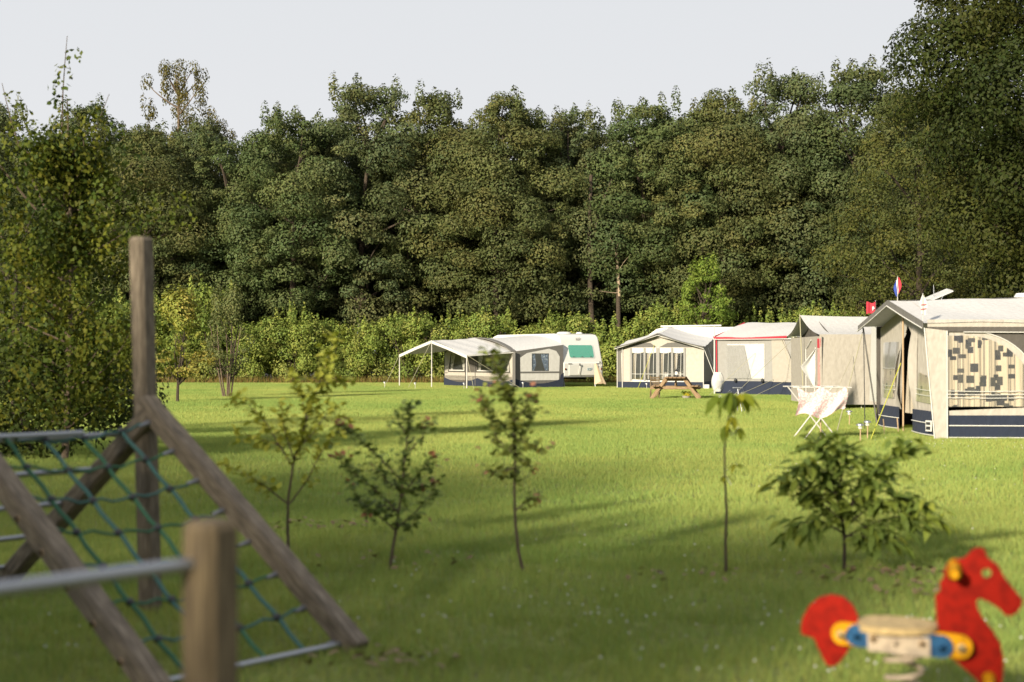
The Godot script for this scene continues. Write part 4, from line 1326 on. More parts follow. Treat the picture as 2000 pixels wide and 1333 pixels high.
# ------------------------------------------------------------------ picnic table
func build_picnic_table() -> void:
	var o := Vector3(5.72, 0, -49.6)
	var t := thing("picnic_table", "wooden picnic table with slanted legs on the sunny lawn", "picnic table", o)
	var ax := Vector3(0.16, 0, -0.987).normalized()     # along the table
	var cr := Vector3(0.987, 0, 0.16).normalized()      # across
	for k in 5:
		var s := Shape.new()
		s.timber(o - ax * 0.85 + cr * (k - 2) * 0.145 + Vector3(0, 0.74, 0), o + ax * 0.85 + cr * (k - 2) * 0.145 + Vector3(0, 0.74, 0), 0.135, 0.04)
		part("top_board", s, mats["table_timber"], t)
	for sd in [-1.0, 1.0]:
		for k in 2:
			var s := Shape.new()
			s.timber(o - ax * 0.85 + cr * (sd * 0.66 + (k - 0.5) * 0.14) + Vector3(0, 0.45, 0), o + ax * 0.85 + cr * (sd * 0.66 + (k - 0.5) * 0.14) + Vector3(0, 0.45, 0), 0.13, 0.04)
			part("seat_board", s, mats["table_timber"], t)
		for e in [-0.62, 0.62]:
			var s := Shape.new()
			s.timber(o + ax * e + cr * sd * 0.82 + Vector3(0, 0.0, 0), o + ax * e + cr * sd * 0.3 + Vector3(0, 0.72, 0), 0.045, 0.12, cr)
			part("leg", s, mats["table_timber"], t)
	for e in [-0.57, 0.57]:
		var s := Shape.new()
		s.timber(o + ax * e - cr * 0.86 + Vector3(0, 0.385, 0), o + ax * e + cr * 0.86 + Vector3(0, 0.385, 0), 0.045, 0.1)
		part("seat_bearer", s, mats["table_timber"], t)
		s = Shape.new()
		s.timber(o + ax * e - cr * 0.36 + Vector3(0, 0.67, 0), o + ax * e + cr * 0.36 + Vector3(0, 0.67, 0), 0.045, 0.09)
		part("top_bearer", s, mats["table_timber"], t)
		s = Shape.new()
		s.timber(o + ax * e * 0.95 + Vector3(0, 0.4, 0), o + ax * e * 0.2 + Vector3(0, 0.7, 0), 0.045, 0.08)
		part("brace", s, mats["table_timber"], t)
	# slatted folding chair drawn up to its left side
	var ch := o - cr * 0.72 + ax * 0.2
	var c := thing("slatted_chair", "small slatted wooden chair at the left of the picnic table", "chair", ch + Vector3(-0.1, 0, 0))
	for k in 5:
		var s := Shape.new()
		s.timber(ch + Vector3(-0.2, 0.5 + k * 0.058, 0.02 * k), ch + Vector3(0.14, 0.5 + k * 0.058, 0.02 * k), 0.012, 0.042)
		part("back_slat", s, mats["pale_timber"], c)
	for x in [-0.18, 0.12]:
		var s := Shape.new()
		s.timber(ch + Vector3(x, 0.0, 0.3), ch + Vector3(x, 0.8, -0.02), 0.03, 0.03)
		part("leg", s, mats["pale_timber"], c)
		s = Shape.new()
		s.timber(ch + Vector3(x, 0.0, -0.2), ch + Vector3(x, 0.46, 0.22), 0.03, 0.03)
		part("leg", s, mats["pale_timber"], c)
	var seat := Shape.new()
	seat.slab(PackedVector2Array([Vector2(-0.2, -0.2), Vector2(0.14, -0.2), Vector2(0.14, 0.16), Vector2(-0.2, 0.16)]), ch + Vector3(0, 0.46, 0), Vector3.RIGHT, Vector3.FORWARD, 0.025)
	part("seat", seat, mats["pale_timber"], c)
	# storm lantern
	var lo := o + Vector3(0.02, 0.762, 0.0)
	var l := thing("lantern", "dark storm lantern standing on the picnic table", "lantern", lo)
	var s := Shape.new()
	s.lathe(PackedVector2Array([Vector2(0, 0), Vector2(0.075, 0), Vector2(0.075, 0.035), Vector2(0.04, 0.06)]), lo, 12)
	part("tank", s, mats["dark_plastic"], l)
	s = Shape.new()
	s.lathe(PackedVector2Array([Vector2(0.038, 0.06), Vector2(0.06, 0.12), Vector2(0.04, 0.19)]), lo, 12)
	part("glass", s, mats["clear_plastic"], l)
	s = Shape.new()
	s.lathe(PackedVector2Array([Vector2(0.045, 0.19), Vector2(0.06, 0.215), Vector2(0.03, 0.25), Vector2(0.0, 0.27)]), lo, 12)
	part("hood", s, mats["dark_plastic"], l)
	for sd in [-1.0, 1.0]:
		s = Shape.new()
		s.tube(PackedVector3Array([lo + Vector3(sd * 0.07, 0.02, 0), lo + Vector3(sd * 0.088, 0.12, 0), lo + Vector3(sd * 0.05, 0.22, 0)]), 0.009, 6)
		part("side_tube", s, mats["dark_plastic"], l)
	s = Shape.new()
	s.tube(PackedVector3Array([lo + Vector3(-0.06, 0.2, 0), lo + Vector3(-0.045, 0.3, 0), lo + Vector3(0.045, 0.3, 0), lo + Vector3(0.06, 0.2, 0)]), 0.006, 6)
	part("handle", s, mats["dark_plastic"], l)
	# flower pot under the table
	var po := o + Vector3(0.35, 0, 0.15)
	var p := thing("flower_pot", "pale pot with yellow flowers under the picnic table", "plant pot", po)
	s = Shape.new()
	s.lathe(PackedVector2Array([Vector2(0, 0), Vector2(0.12, 0), Vector2(0.17, 0.1), Vector2(0.14, 0.1), Vector2(0.1, 0.06)]), po, 14)
	part("pot", s, mats["sand_cloth"], p)
	var f := MeshInstance3D.new()
	f.name = "flowers"
	f.mesh = leaf_cloud([[Vector3(0.03, 0.17, 0), Vector3(0.16, 0.1, 0.14)], [Vector3(-0.12, 0.2, 0), Vector3(0.06, 0.08, 0.06)]], 700.0, 0.05, [green(0.5, 0.42, 0.03), green(0.2, 0.28, 0.03)], rng)
	f.material_override = mats["hedge_leaf"]
	p.add_child(f)

# ------------------------------------------------------------------ red trimmed tent
func build_red_tent() -> void:
	var f0 := Vector3(7.95, 0, -55.4)
	var f1 := Vector3(10.6, 0, -53.4)
	var ex := (f1 - f0).normalized()
	var out := Vector3(-ex.z, 0, ex.x)
	if out.z < 0: out = -out
	var w := f0.distance_to(f1)
	var deep := 2.8
	var t := thing("red_trimmed_awning", "white awning with red roof trim and one large clear window", "awning", f0)
	panel("front_wall", box_pts(0, 0.5, w, 2.18), f0, ex, 0.0, mats["pale_grey_cloth"], t)
	panel("skirt", box_pts(0, 0, w + 0.05, 0.52), f0, ex, 0.012, mats["navy_cloth"], t)
	var wn := panel("window", box_pts(0.5, 0.62, 2.1, 1.95), f0, ex, 0.014, mats["white_cloth"], t)
	drape("curtain", f0 + ex * 0.52 + out * 0.04 + Vector3(0, 0.62, 0), f0 + ex * 1.55 + out * 0.04 + Vector3(0, 0.62, 0), f0 + ex * 1.25 + out * 0.04 + Vector3(0, 1.9, 0), f0 + ex * 0.52 + out * 0.04 + Vector3(0, 1.9, 0), 6.0, 0.015, mats["pale_grey_cloth"], wn)
	panel("pane", box_pts(0.48, 0.6, 2.12, 1.97), f0, ex, 0.08, mats["window_film"], wn)
	for x in [0.9, 2.05]:
		var s := Shape.new()
		s.ball(f0 + ex * x + out * 0.1 + Vector3(0, 0.55, 0), Vector3(0.06, 0.09, 0.05), 8)
		part("tie", s, mats["dark_plastic"], t)
	panel("sand_panel", [Vector2(2.45, 0.5), Vector2(3.55, 0.5), Vector2(2.9, 2.15), Vector2(2.4, 2.15)], f0, ex, 0.03, mats["sand_cloth"], t)
	# the right side goes back
	panel("side_wall", [Vector2(0, 0.0), Vector2(deep, 0.0), Vector2(deep, 2.75), Vector2(0, 2.15)], f1, -out, 0.0, mats["sand_cloth"], t)
	panel("side_wall", [Vector2(0, 0.0), Vector2(deep, 0.0), Vector2(deep, 2.15), Vector2(0, 2.75)], f0 - out * deep, out, 0.0, mats["sand_cloth"], t)
	var el := f0 + Vector3(0, 2.22, 0) + out * 0.1 - ex * 0.03
	var er := f1 + Vector3(0, 2.22, 0) + out * 0.1 + ex * 0.45
	var up := -out * deep + Vector3(0, 0.62, 0)
	roof("roof", el + up, er + up + ex * 0.3, el, er, 0.05, mats["roof_cloth"], t)
	strip("red_trim", [el + Vector3(0, 0.01, 0) + out * 0.03, el.lerp(er, 0.35) + Vector3(0, -0.03, 0) + out * 0.03, el.lerp(er, 0.82) + Vector3(0, 0.03, 0) + out * 0.03], Vector3(0, -0.07, 0), mats["red_cloth"], t)
	rope("piping", el + Vector3(0, -0.09, 0) + out * 0.04, er + Vector3(0, -0.08, 0) + out * 0.04, 0.014, mats["rope_white"], t)
	rope("red_side_trim", el + up * 0.9 + Vector3(0, 0.03, 0), el + out * 0.02, 0.035, mats["red_cloth"], t)
	rope("red_side_trim", f0 + out * 0.05 + Vector3(0, 0.5, 0) + ex * 0.07, f0 + out * 0.05 + ex * 0.05 + Vector3(0, 2.2, 0), 0.025, mats["red_cloth"], t)
	rope("red_side_trim", er + up * 0.95, er, 0.03, mats["red_cloth"], t)
	pole("pole", f0 + out * 0.08 - ex * 0.02, f0 + out * 0.08 - ex * 0.02 + Vector3(0, 2.62, 0), 0.03, mats["pole_white"], t)
	pole("pole", f1 + out * 0.03, f1 + out * 0.03 + Vector3(0, 2.2, 0), 0.025, mats["pole_white"], t)
	pole("pole", f1 + ex * 0.55 - out * 0.6, f1 + ex * 0.55 - out * 0.6 + Vector3(0, 2.3, 0), 0.025, mats["grey_cloth"], t)
	for g in [[1.75, 1.6, 1.0, 2.4], [2.5, 0.6, 2.0, 2.2], [3.0, 0.55, 2.6, 1.9], [2.85, 2.1, 4.3, 1.6], [3.3, 2.1, 2.9, 4.2]]:
		rope("guy_rope", f0 + ex * g[0] + out * 0.06 + Vector3(0, g[1], 0), f0 + ex * g[2] + out * g[3], 0.007, mats["guy_rope"], t)
	# dark folded ground sheet leaning on the skirt
	# translucent bag on the pole
	var bg := f0 + out * 0.25 + Vector3(0.18, 0, 0)
	var s := Shape.new()
	s.sheet(func(u: float, v: float) -> Vector3:
		var th := u * TAU
		var rad := 0.05 + 0.2 * sin(PI * minf(1.0, v * 0.8 + 0.1)) + 0.02 * sin(th * 5.0 + v * 3.0)
		return bg + Vector3(cos(th) * rad, 0.85 - 0.75 * v, sin(th) * rad * 0.7), 20, 10)
	single("plastic_bag", s, mats["clear_plastic"], "filled translucent plastic bag at the red trimmed awning's left pole", "bag", bg)
	# silver folding stand on the lawn
	var st := Vector3(6.1, 0, -38.0)
	var sd := thing("folding_stand", "thin silver folding stand behind the single-stemmed chestnut sapling", "stand", st)
	for q in [[-0.06, -0.05], [0.12, 0.0], [0.02, 0.18]]:
		pole("leg", st + Vector3(q[0], 0, q[1]), st + Vector3(-0.07, 0.62, 0), 0.012, mats["steel"], sd)
	s = Shape.new()
	s.timber(st + Vector3(-0.2, 0.64, 0), st + Vector3(0.06, 0.64, 0), 0.1, 0.03)
	part("top_plate", s, mats["steel"], sd)

# ------------------------------------------------------------------ sand coloured tent with the raised wall
func build_sand_tent() -> void:
	var f0 := Vector3(8.68, 0, -40.0)
	var ex := Vector3(1, 0, 0)
	var out := Vector3(0, 0, 1)
	var w := 3.1
	var t := thing("sand_tent", "plain sand coloured frame tent whose wall ends above the grass", "tent", f0)
	var wall := Shape.new()
	wall.sheet(func(u: float, v: float) -> Vector3: return f0 + Vector3(u * w, 0.12 + 1.98 * v, 0.02 * sin(u * 13.0) * (1.0 - v) - 0.12 * v * v), 24, 10)
	part("front_wall", wall, mats["sand_cloth"], t)
	var ridge := Vector3(8.55, 2.70, -42.2)
	var rs := Shape.new()
	rs.sheet(func(u: float, v: float) -> Vector3:
		var a := f0 + Vector3(-0.02, 2.1, -0.12) + Vector3(u * (w + 0.1), 0, 0)
		var b := ridge + Vector3(u * 4.2, 0.03 * u - 0.06 * sin(PI * u), 0)
		return a.lerp(b, v) + Vector3(0, -0.1 * sin(PI * v), 0), 16, 10)
	part("roof", rs, mats["roof_cloth"], t)
	rs = Shape.new()
	rs.sheet(func(u: float, v: float) -> Vector3:
		var b := Vector3(8.6, 2.1, -44.4) + Vector3(u * 4.2, 0, 0)
		var a := ridge + Vector3(u * 4.2, 0.03 * u - 0.06 * sin(PI * u), 0)
		return a.lerp(b, v) + Vector3(0, -0.1 * sin(PI * v), 0), 16, 10)
	part("roof", rs, mats["roof_cloth"], t)
	# left gable with its door, grey inside
	var go := Vector3(8.72, 0, -44.4)
	panel("gable", [Vector2(0, 2.05), Vector2(4.3, 2.05), Vector2(2.2, 2.62)], go + Vector3(0.3, 0, 0), out, 0.0, mats["taupe_cloth"], t)
	panel("side_wall", box_pts(0, 0.1, 4.4, 2.05), go, out, 0.0, mats["sand_cloth"], t)
	var dw := panel("side_window", box_pts(3.9, 0.55, 4.32, 2.0), go, out, 0.012, mats["rose_curtain"], t)
	for y in [[1.72, 1.98], [0.5, 0.66]]:
		panel("red_band", box_pts(3.9, y[0], 4.32, y[1]), go, out, 0.02, mats["red_cloth"], dw)
	panel("navy_band", box_pts(3.9, 0.1, 4.35, 0.5), go, out, 0.018, mats["navy_cloth"], dw)
	rope("zip", go + Vector3(-0.03, 0.1, 2.4), go + Vector3(-0.03, 1.7, 2.4), 0.015, mats["rope_white"], t)
	rope("zip", go + Vector3(-0.03, 1.7, 2.4), go + Vector3(-0.03, 1.95, 3.1), 0.015, mats["rope_white"], t)
	pole("pole", go + Vector3(-0.06, 0, 2.2), ridge + Vector3(0.0, 0.03, 0), 0.014, mats["guy_rope"], t)
	for x in [0.12, 0.75, 1.2, 1.9, 2.6]:
		pole("foot", f0 + Vector3(x, 0.0, -0.2), f0 + Vector3(x, 0.3, -0.2), 0.018, mats["pole_white"], t)
	rope("guy_rope", f0 + Vector3(0.9, 1.5, 0.0), f0 + Vector3(-0.3, 0, 2.2), 0.006, mats["guy_rope"], t)
	# trailer chassis under it
	var s := Shape.new()
	s.timber(f0 + Vector3(0.9, 0.22, -1.2), f0 + Vector3(3.2, 0.22, -1.2), 0.9, 0.24)
	part("trailer_bed", s, mats["black_rubber"], t)

# ------------------------------------------------------------------ white pennant and drying rack
func build_drying_rack() -> void:
	var o := Vector3(5.52, 0, -25.4)
	var t := thing("drying_rack", "white folding drying rack with crossed legs on the grass", "drying rack", o)
	for z in [0.0, -0.9]:
		pole("leg", o + Vector3(-0.30, 0, z), o + Vector3(0.42, 0.93, z), 0.013, mats["pole_white"], t)
		pole("leg", o + Vector3(0.30, 0, z), o + Vector3(-0.42, 0.93, z), 0.013, mats["pole_white"], t)
	for x in [-0.42, -0.2, 0.0, 0.2, 0.42]:
		pole("line_bar", o + Vector3(x, 0.935, 0.02), o + Vector3(x, 0.935, -0.92), 0.007, mats["rope_white"], t)
	for z in [0.02, -0.92]:
		pole("end_bar", o + Vector3(-0.5, 0.93, z), o + Vector3(0.55, 0.93, z), 0.011, mats["pole_white"], t)
	pole("prop", o + Vector3(0.06, 0, -0.3), o + Vector3(0.06, 0.4, -0.3), 0.012, mats["bolt_cap"], t)
	# the wash
	var s := Shape.new()
	s.sheet(func(u: float, v: float) -> Vector3:
		var top := 0.945 - 0.11 * pow(absf(sin(PI * u * 2.0)), 1.3)
		var bottom := 0.42 + 0.05 * sin(u * 9.0) + (0.1 * pow(u, 3.0))
		return o + Vector3(lerpf(-0.44, 0.44, u) + 0.03 * sin(v * 4.0), lerpf(top, bottom, v), 0.05 + 0.05 * sin(u * 14.0 + v * 4.0) * v), 40, 14, Vector2(3, 2))
	var wash := single("pink_blanket", s, mats["pink_blanket"], "pink and white blanket hanging from the drying rack", "blanket", o + Vector3(0, 0.4, 0.05))
	wash.set_meta("group", "wash on the drying rack")
	# white diamond of cloth behind
	var p := Vector3(8.0, 0, -37.6)
	var pt := thing("white_pennant", "white diamond shaped sheet on a thin pole behind the drying rack", "sheet", p)
	pole("pole", p, p + Vector3(0.03, 1.72, 0), 0.014, mats["pole_white"], pt)
	s = Shape.new()
	s.sheet(func(u: float, v: float) -> Vector3:
		var wd := 0.40 * (1.0 - absf(v - 0.55) / 0.55 if v < 0.55 else 1.0 - (v - 0.55) / 0.45)
		return p + Vector3(0.02 - u * wd, lerpf(0.62, 1.68, v), 0.04 * sin(u * 6.0 + v * 3.0)), 8, 16)
	part("sheet", s, mats["white_cloth"], pt)
	var names := ["solar lamp with a tall stake, farthest back beside the drying rack", "solar lamp standing lowest, nearest of the pair beside the big awning", "solar lamp just right of the lowest one, beside the yellow guy rope"]
	var k := 0
	for q in [Vector3(7.26, 0, -30.6), Vector3(6.05, 0, -24.7), Vector3(6.4, 0, -25.6)]:
		solar_lamp(q, [0.31, 0.31, 0.32][k], names[k])
		k += 1

# ------------------------------------------------------------------ big awning at the right
func build_big_awning() -> void:
	var z0 := -25.7
	var k := Vector3(7.80, 0, z0)
	var w := 5.2
	var t := thing("big_awning", "large cream and navy awning with patterned curtains at the right edge", "awning", k)
	var ex := Vector3.RIGHT
	# camera side: wall, skirt, piping
	panel("front_wall", [Vector2(0, 0.0), Vector2(w, 0.0), Vector2(w, 2.1), Vector2(0, 2.1)], k, ex, 0.0, mats["taupe_cloth"], t)
	panel("cream_band", box_pts(0.0, 0.40, w, 0.58), k, ex, 0.012, mats["cream_cloth"], t)
	panel("skirt", box_pts(0.0, 0.0, w, 0.42), k, ex, 0.018, mats["navy_cloth"], t)
	for y in [0.02, 0.235]:
		rope("piping", k + Vector3(0, y, 0.022), k + Vector3(w, y, 0.022), 0.012, mats["rope_white"], t)
	for side in [0, 1]:
		var arc := []
		var rim := []
		for i in 15:
			var a := PI / 2 * i / 14.0
			arc.append(Vector2(0.3 + 1.32 * pow(sin(a), 0.9), 0.575 + 1.29 * pow(cos(a), 0.85)))
			rim.append(Vector2(0.36 + 1.40 * pow(sin(a), 0.9), 0.575 + 1.37 * pow(cos(a), 0.85)))
		var flip := func(p: Vector2) -> Vector2: return p if side == 0 else Vector2(4.6 - p.x, p.y)
		var wp := []
		var rp := []
		for p in [Vector2(0.04, 0.575), Vector2(0.04, 1.88)] + arc: wp.append(flip.call(p))
		for p in [Vector2(-0.0, 0.5), Vector2(-0.0, 1.98)] + rim: rp.append(flip.call(p))
		panel("window_border", rp, k, ex, 0.012, mats["cream_cloth"], t)
		var folds := func(q: Vector2) -> Vector3:
			var x := lerpf(0.05, 1.58, q.x)
			var top := 1.86
			if x > 0.3:
				var sa := pow((x - 0.3) / 1.32, 1.0 / 0.9)
				top = 0.575 + 1.29 * pow(sqrt(maxf(0.0, 1.0 - sa * sa)), 0.85)
			return Vector3(x if side == 0 else 4.6 - x, lerpf(0.58, maxf(top, 0.6), q.y), 0.045 + 0.018 * sin(x * 24.0) + 0.008 * sin(x * 61.0 + q.y * 2.0))
		var cs := Shape.new()
		cs.sheet(func(u: float, v: float) -> Vector3: return k + folds.call(Vector2(u if side == 0 else 1.0 - u, v)), 60, 8, Vector2.ONE, func(q: Vector2) -> Vector2:
			var p: Vector3 = folds.call(Vector2(q.x if side == 0 else 1.0 - q.x, q.y))
			return Vector2(p.x, p.y) * 0.72)
		var win := part("window_curtain", cs, mats["print_curtain_big"], t)
		panel("pane", wp, k, ex, 0.085, mats["window_film"], win)
		for y in [0.74, 0.80, 0.86]:
			var end_x: float = 1.55
			rope("window_line", k + Vector3(0.05 if side == 0 else 4.55, y, 0.09), k + Vector3(end_x if side == 0 else 4.6 - end_x, y, 0.09), 0.007, mats["rope_white"], win)
		var edge := []
		for p in rim: edge.append(k + Vector3(flip.call(p).x, p.y, 0.02))
		var s := Shape.new()
		s.tube(PackedVector3Array(edge), 0.012, 6)
		part("piping", s, mats["rope_white"], t)
	panel("valance", box_pts(-0.3, 1.93, w, 2.02), k, ex, 0.05, mats["taupe_cloth"], t)
	rope("piping", k + Vector3(0.35, 1.925, 0.06), k + Vector3(w, 1.925, 0.06), 0.010, mats["rope_white"], t)
	panel("cream_eave", box_pts(-0.3, 2.02, w, 2.15), k, ex, 0.055, mats["cream_cloth"], t)
	# slanted corner flap
	var s := Shape.new()
	s.slab(PackedVector2Array([Vector2(-0.18, 0.0), Vector2(0.05, 0.0), Vector2(0.06, 1.0), Vector2(0.05, 1.95), Vector2(-0.36, 2.0)]), k + Vector3(0, 0, 0.06), ex, Vector3.UP, 0.012)
	part("corner_flap", s, mats["cream_cloth"], t)
	rope("piping", k + Vector3(-0.18, 0.0, 0.07), k + Vector3(-0.36, 2.0, 0.07), 0.012, mats["rope_white"], t)
	rope("piping", k + Vector3(0.05, 0.0, 0.07), k + Vector3(0.05, 1.95, 0.07), 0.012, mats["rope_white"], t)
	# gable end, seen from its outside on the left
	var far := Vector3(7.86, 0, -30.3)
	var gz := Vector3(0, 0, 1)
	var ln := 4.6
	panel("gable_wall", [Vector2(0, 0.42), Vector2(1.55, 0.42), Vector2(1.85, 1.9), Vector2(2.1, 2.1), Vector2(2.4, 1.9), Vector2(2.55, 0.42), Vector2(ln, 0.42), Vector2(ln, 2.02), Vector2(2.3, 2.58), Vector2(0, 2.08)], far, gz, 0.0, mats["cream_cloth"], t)
	panel("back_wall", [Vector2(0, 0.0), Vector2(5.2, 0.0), Vector2(5.2, 2.3), Vector2(0, 2.1)], Vector3(13.0, 0, -30.42), Vector3.LEFT, 0.0, mats["taupe_cloth"], t)
	panel("end_wall", [Vector2(0, 0.0), Vector2(4.7, 0.0), Vector2(4.7, 2.15), Vector2(2.35, 2.75), Vector2(0, 2.15)], Vector3(13.0, 0, -25.7), Vector3(0, 0, -1), 0.0, mats["taupe_cloth"], t)
	drape("door_curtain", far + Vector3(0.09, 0.35, 1.6), far + Vector3(0.09, 0.35, 2.35), far + Vector3(0.09, 1.5, 2.25), far + Vector3(0.09, 1.5, 1.85), 4.0, 0.03, mats["striped_curtain"], t, Vector2(4, 1))
	var flap := Shape.new()
	flap.sheet(func(u: float, v: float) -> Vector3: return far + Vector3(-0.14 * sin(PI * v) * (0.3 + u), lerpf(0.42, 1.95, v), lerpf(lerpf(1.2, 1.62, u), lerpf(1.75, 2.0, u), v)), 6, 10)
	part("door_flap", flap, mats["cream_cloth"], t)
	flap = Shape.new()
	flap.sheet(func(u: float, v: float) -> Vector3: return far + Vector3(-0.1 * sin(PI * v) * (1.2 - u), lerpf(0.42, 2.1, v), lerpf(lerpf(2.55, 2.75, u), lerpf(2.45, 2.8, u), v)), 6, 10)
	part("door_flap", flap, mats["cream_cloth"], t)
	var w1 := panel("end_window", [Vector2(0.3, 0.62), Vector2(1.1, 0.62), Vector2(1.45, 1.78), Vector2(0.42, 1.78)], far, gz, 0.012, mats["pale_grey_cloth"], t)
	panel("curtain", [Vector2(0.32, 0.64), Vector2(1.1, 0.64), Vector2(1.28, 1.22), Vector2(0.36, 1.22)], far, gz, 0.02, mats["striped_curtain"], w1, 0.8)
	for y in [0.8, 0.88, 1.24]:
		rope("window_line", far + Vector3(-0.03, y, 0.3), far + Vector3(-0.03, y, 1.2), 0.010, mats["rope_white"], w1)
	panel("pane", [Vector2(0.3, 0.62), Vector2(1.1, 0.62), Vector2(1.45, 1.78), Vector2(0.42, 1.78)], far, gz, 0.05, mats["window_film"], w1)
	var w2 := panel("end_window", [Vector2(2.75, 0.62), Vector2(4.15, 0.58), Vector2(4.2, 1.02), Vector2(2.95, 1.18)], far, gz, 0.012, mats["striped_curtain"], t, 0.8)
	for y in [0.74, 0.84]:
		rope("window_line", far + Vector3(-0.03, y + 0.02, 2.75), far + Vector3(-0.03, y, 4.1), 0.010, mats["rope_white"], w2)
	panel("pane", [Vector2(2.75, 0.62), Vector2(4.15, 0.58), Vector2(4.2, 1.02), Vector2(2.95, 1.18)], far, gz, 0.04, mats["window_film"], w2)
	# skirts bulge outward a little
	for sk in [[0.0, 1.55], [2.5, 4.58]]:
		var q := Shape.new()
		var za: float = sk[0]
		var zb: float = sk[1]
		q.sheet(func(u: float, v: float) -> Vector3: return far + Vector3(-0.03 - 0.1 * sin(PI * u) * (1.0 - v), lerpf(0.0, 0.46, v), lerpf(za, zb, u)), 10, 4)
		part("skirt", q, mats["navy_cloth"], t)
		for y in [0.03, 0.24]:
			var lp := PackedVector3Array()
			for i in 9:
				var u := i / 8.0
				lp.append(far + Vector3(-0.045 - 0.1 * sin(PI * u) * (1.0 - y / 0.46), y, lerpf(za, zb, u)))
			q = Shape.new()
			q.tube(lp, 0.011, 6)
			part("piping", q, mats["rope_white"], t)
	# roof with overhanging porch edge
	var apex_l := Vector3(7.42, 2.58, -28.0)
	var eave_n := Vector3(7.42, 2.1, z0 + 0.08)
	var eave_f := Vector3(7.42, 2.12, -30.4)
	roof("roof", apex_l + Vector3(w + 0.4, 0.2, 0), apex_l, eave_n + Vector3(w + 0.4, 0.06, 0), eave_n, -0.05, mats["roof_cloth"], t)
	roof("roof", apex_l, apex_l + Vector3(w + 0.4, 0.2, 0), eave_f, eave_f + Vector3(w + 0.4, 0.1, 0), -0.03, mats["roof_cloth"], t)
	for e in [[eave_f, apex_l], [apex_l, eave_n]]:
		var b := Shape.new()
		b.slab(PackedVector2Array([Vector2(0, -0.1), Vector2(1, -0.1), Vector2(1, 0.015), Vector2(0, 0.015)]), e[0] - Vector3(0.02, 0, 0), e[1] - e[0], Vector3.UP, 0.015)
		part("porch_edge", b, mats["grey_cloth"], t)
		rope("piping", e[0] + Vector3(-0.035, -0.1, 0), e[1] + Vector3(-0.035, -0.1, 0), 0.012, mats["rope_white"], t)
	pole("pole", Vector3(7.8, 0, -30.35), Vector3(7.5, 2.1, -30.35), 0.018, mats["grey_cloth"], t)
	pole("pole", Vector3(7.72, 0, -28.05), Vector3(7.72, 2.5, -28.05), 0.018, mats["bolt_cap"], t)
	for g in [[Vector3(7.55, 1.35, -27.6), Vector3(6.45, 0, -25.55), "yellow_rope"], [Vector3(7.5, 2.0, -30.3), Vector3(7.1, 0, -28.6), "dark_plastic"], [Vector3(7.5, 2.0, -30.4), Vector3(6.35, 0, -27.8), "guy_rope"]]:
		rope("guy_rope", g[0], g[1], 0.009, mats[g[2]], t)
	for p in [Vector3(7.05, 0, -26.9), Vector3(7.45, 0, -27.4)]:
		pole("peg", p, p + Vector3(-0.03, 0.3, 0.02), 0.012, mats["bolt_cap"], t)
	# maker's patch, small and unreadable at this distance
	s = Shape.new()
	s.slab(PackedVector2Array([Vector2(-0.09, -0.1), Vector2(0.09, -0.1), Vector2(0.09, 0.1), Vector2(-0.09, 0.1)]), Vector3(7.70, 0.2, -26.28), Vector3(0.35, 0, 0.94).normalized(), Vector3.UP, 0.01)
	var patch := part("maker_patch", s, mats["rope_white"], t)
	for q in [[-0.06, 0.02, 0.06, 0.07], [-0.06, -0.07, 0.06, -0.01]]:
		s = Shape.new()
		s.slab(PackedVector2Array(box_pts(q[0], q[1], q[2], q[3])), Vector3(7.69, 0.2, -26.28) , Vector3(0.35, 0, 0.94).normalized(), Vector3.UP, 0.004)
		part("patch_print", s, mats["dark_plastic"], patch)
	# caravan behind it, with an open roof hatch
	var vo := Vector3(8.3, 0, -30.9)
	var van := thing("caravan", "caravan hidden behind the big awning, its roof hatch standing open", "caravan", vo)
	s = Shape.new()
	s.slab(PackedVector2Array([Vector2(0, 0.45), Vector2(6.2, 0.45), Vector2(6.2, 2.3), Vector2(5.9, 2.55), Vector2(0.4, 2.55), Vector2(0.05, 2.2)]), vo, ex, Vector3.UP, 2.1)
	part("body", s, mats["gel_coat"], van)
	s = Shape.new()
	s.slab(PackedVector2Array(box_pts(0, 0, 0.68, 0.55)), Vector3(9.0, 2.66, -31.0), Vector3(0.9, 0.38, 0).normalized(), Vector3(0.05, 0.12, -1).normalized(), 0.03)
	part("roof_hatch", s, mats["clear_plastic"], van)
	pole("hatch_stay", Vector3(9.3, 2.5, -31.1), Vector3(9.45, 2.84, -31.1), 0.01, mats["steel"], van)
	pole("mast", Vector3(9.28, 2.5, -31.2), Vector3(9.26, 3.05, -31.2), 0.008, mats["steel"], van)
	s = Shape.new()
	s.lathe(PackedVector2Array([Vector2(0.24, 0), Vector2(0.22, 0.2), Vector2(0.14, 0.33), Vector2(0, 0.36)]), Vector3(11.15, 2.53, -31.0), 14)
	part("roof_vent", s, mats["gel_coat"], van)
	for x in [1.4, 4.8]:
		s = Shape.new()
		s.lathe(PackedVector2Array([Vector2(0, -0.09), Vector2(0.3, -0.09), Vector2(0.3, 0.09), Vector2(0, 0.09)]), vo + Vector3(x, 0.3, -0.4), 14, Vector3(0, 0, 1))
		part("wheel", s, mats["black_rubber"], van)
	# three little flags
	var fl := thing("tricolour_flag", "small limp red, white and blue flag on the big awning's gable", "flag", Vector3(7.60, 2.58, -28.0), 0.0, "flags on the big awning")
	pole("pole", Vector3(7.60, 2.56, -28.0), Vector3(7.60, 3.06, -28.0), 0.007, mats["pole_white"], fl)
	var cols := ["red_cloth", "rope_white", "flag_blue"]
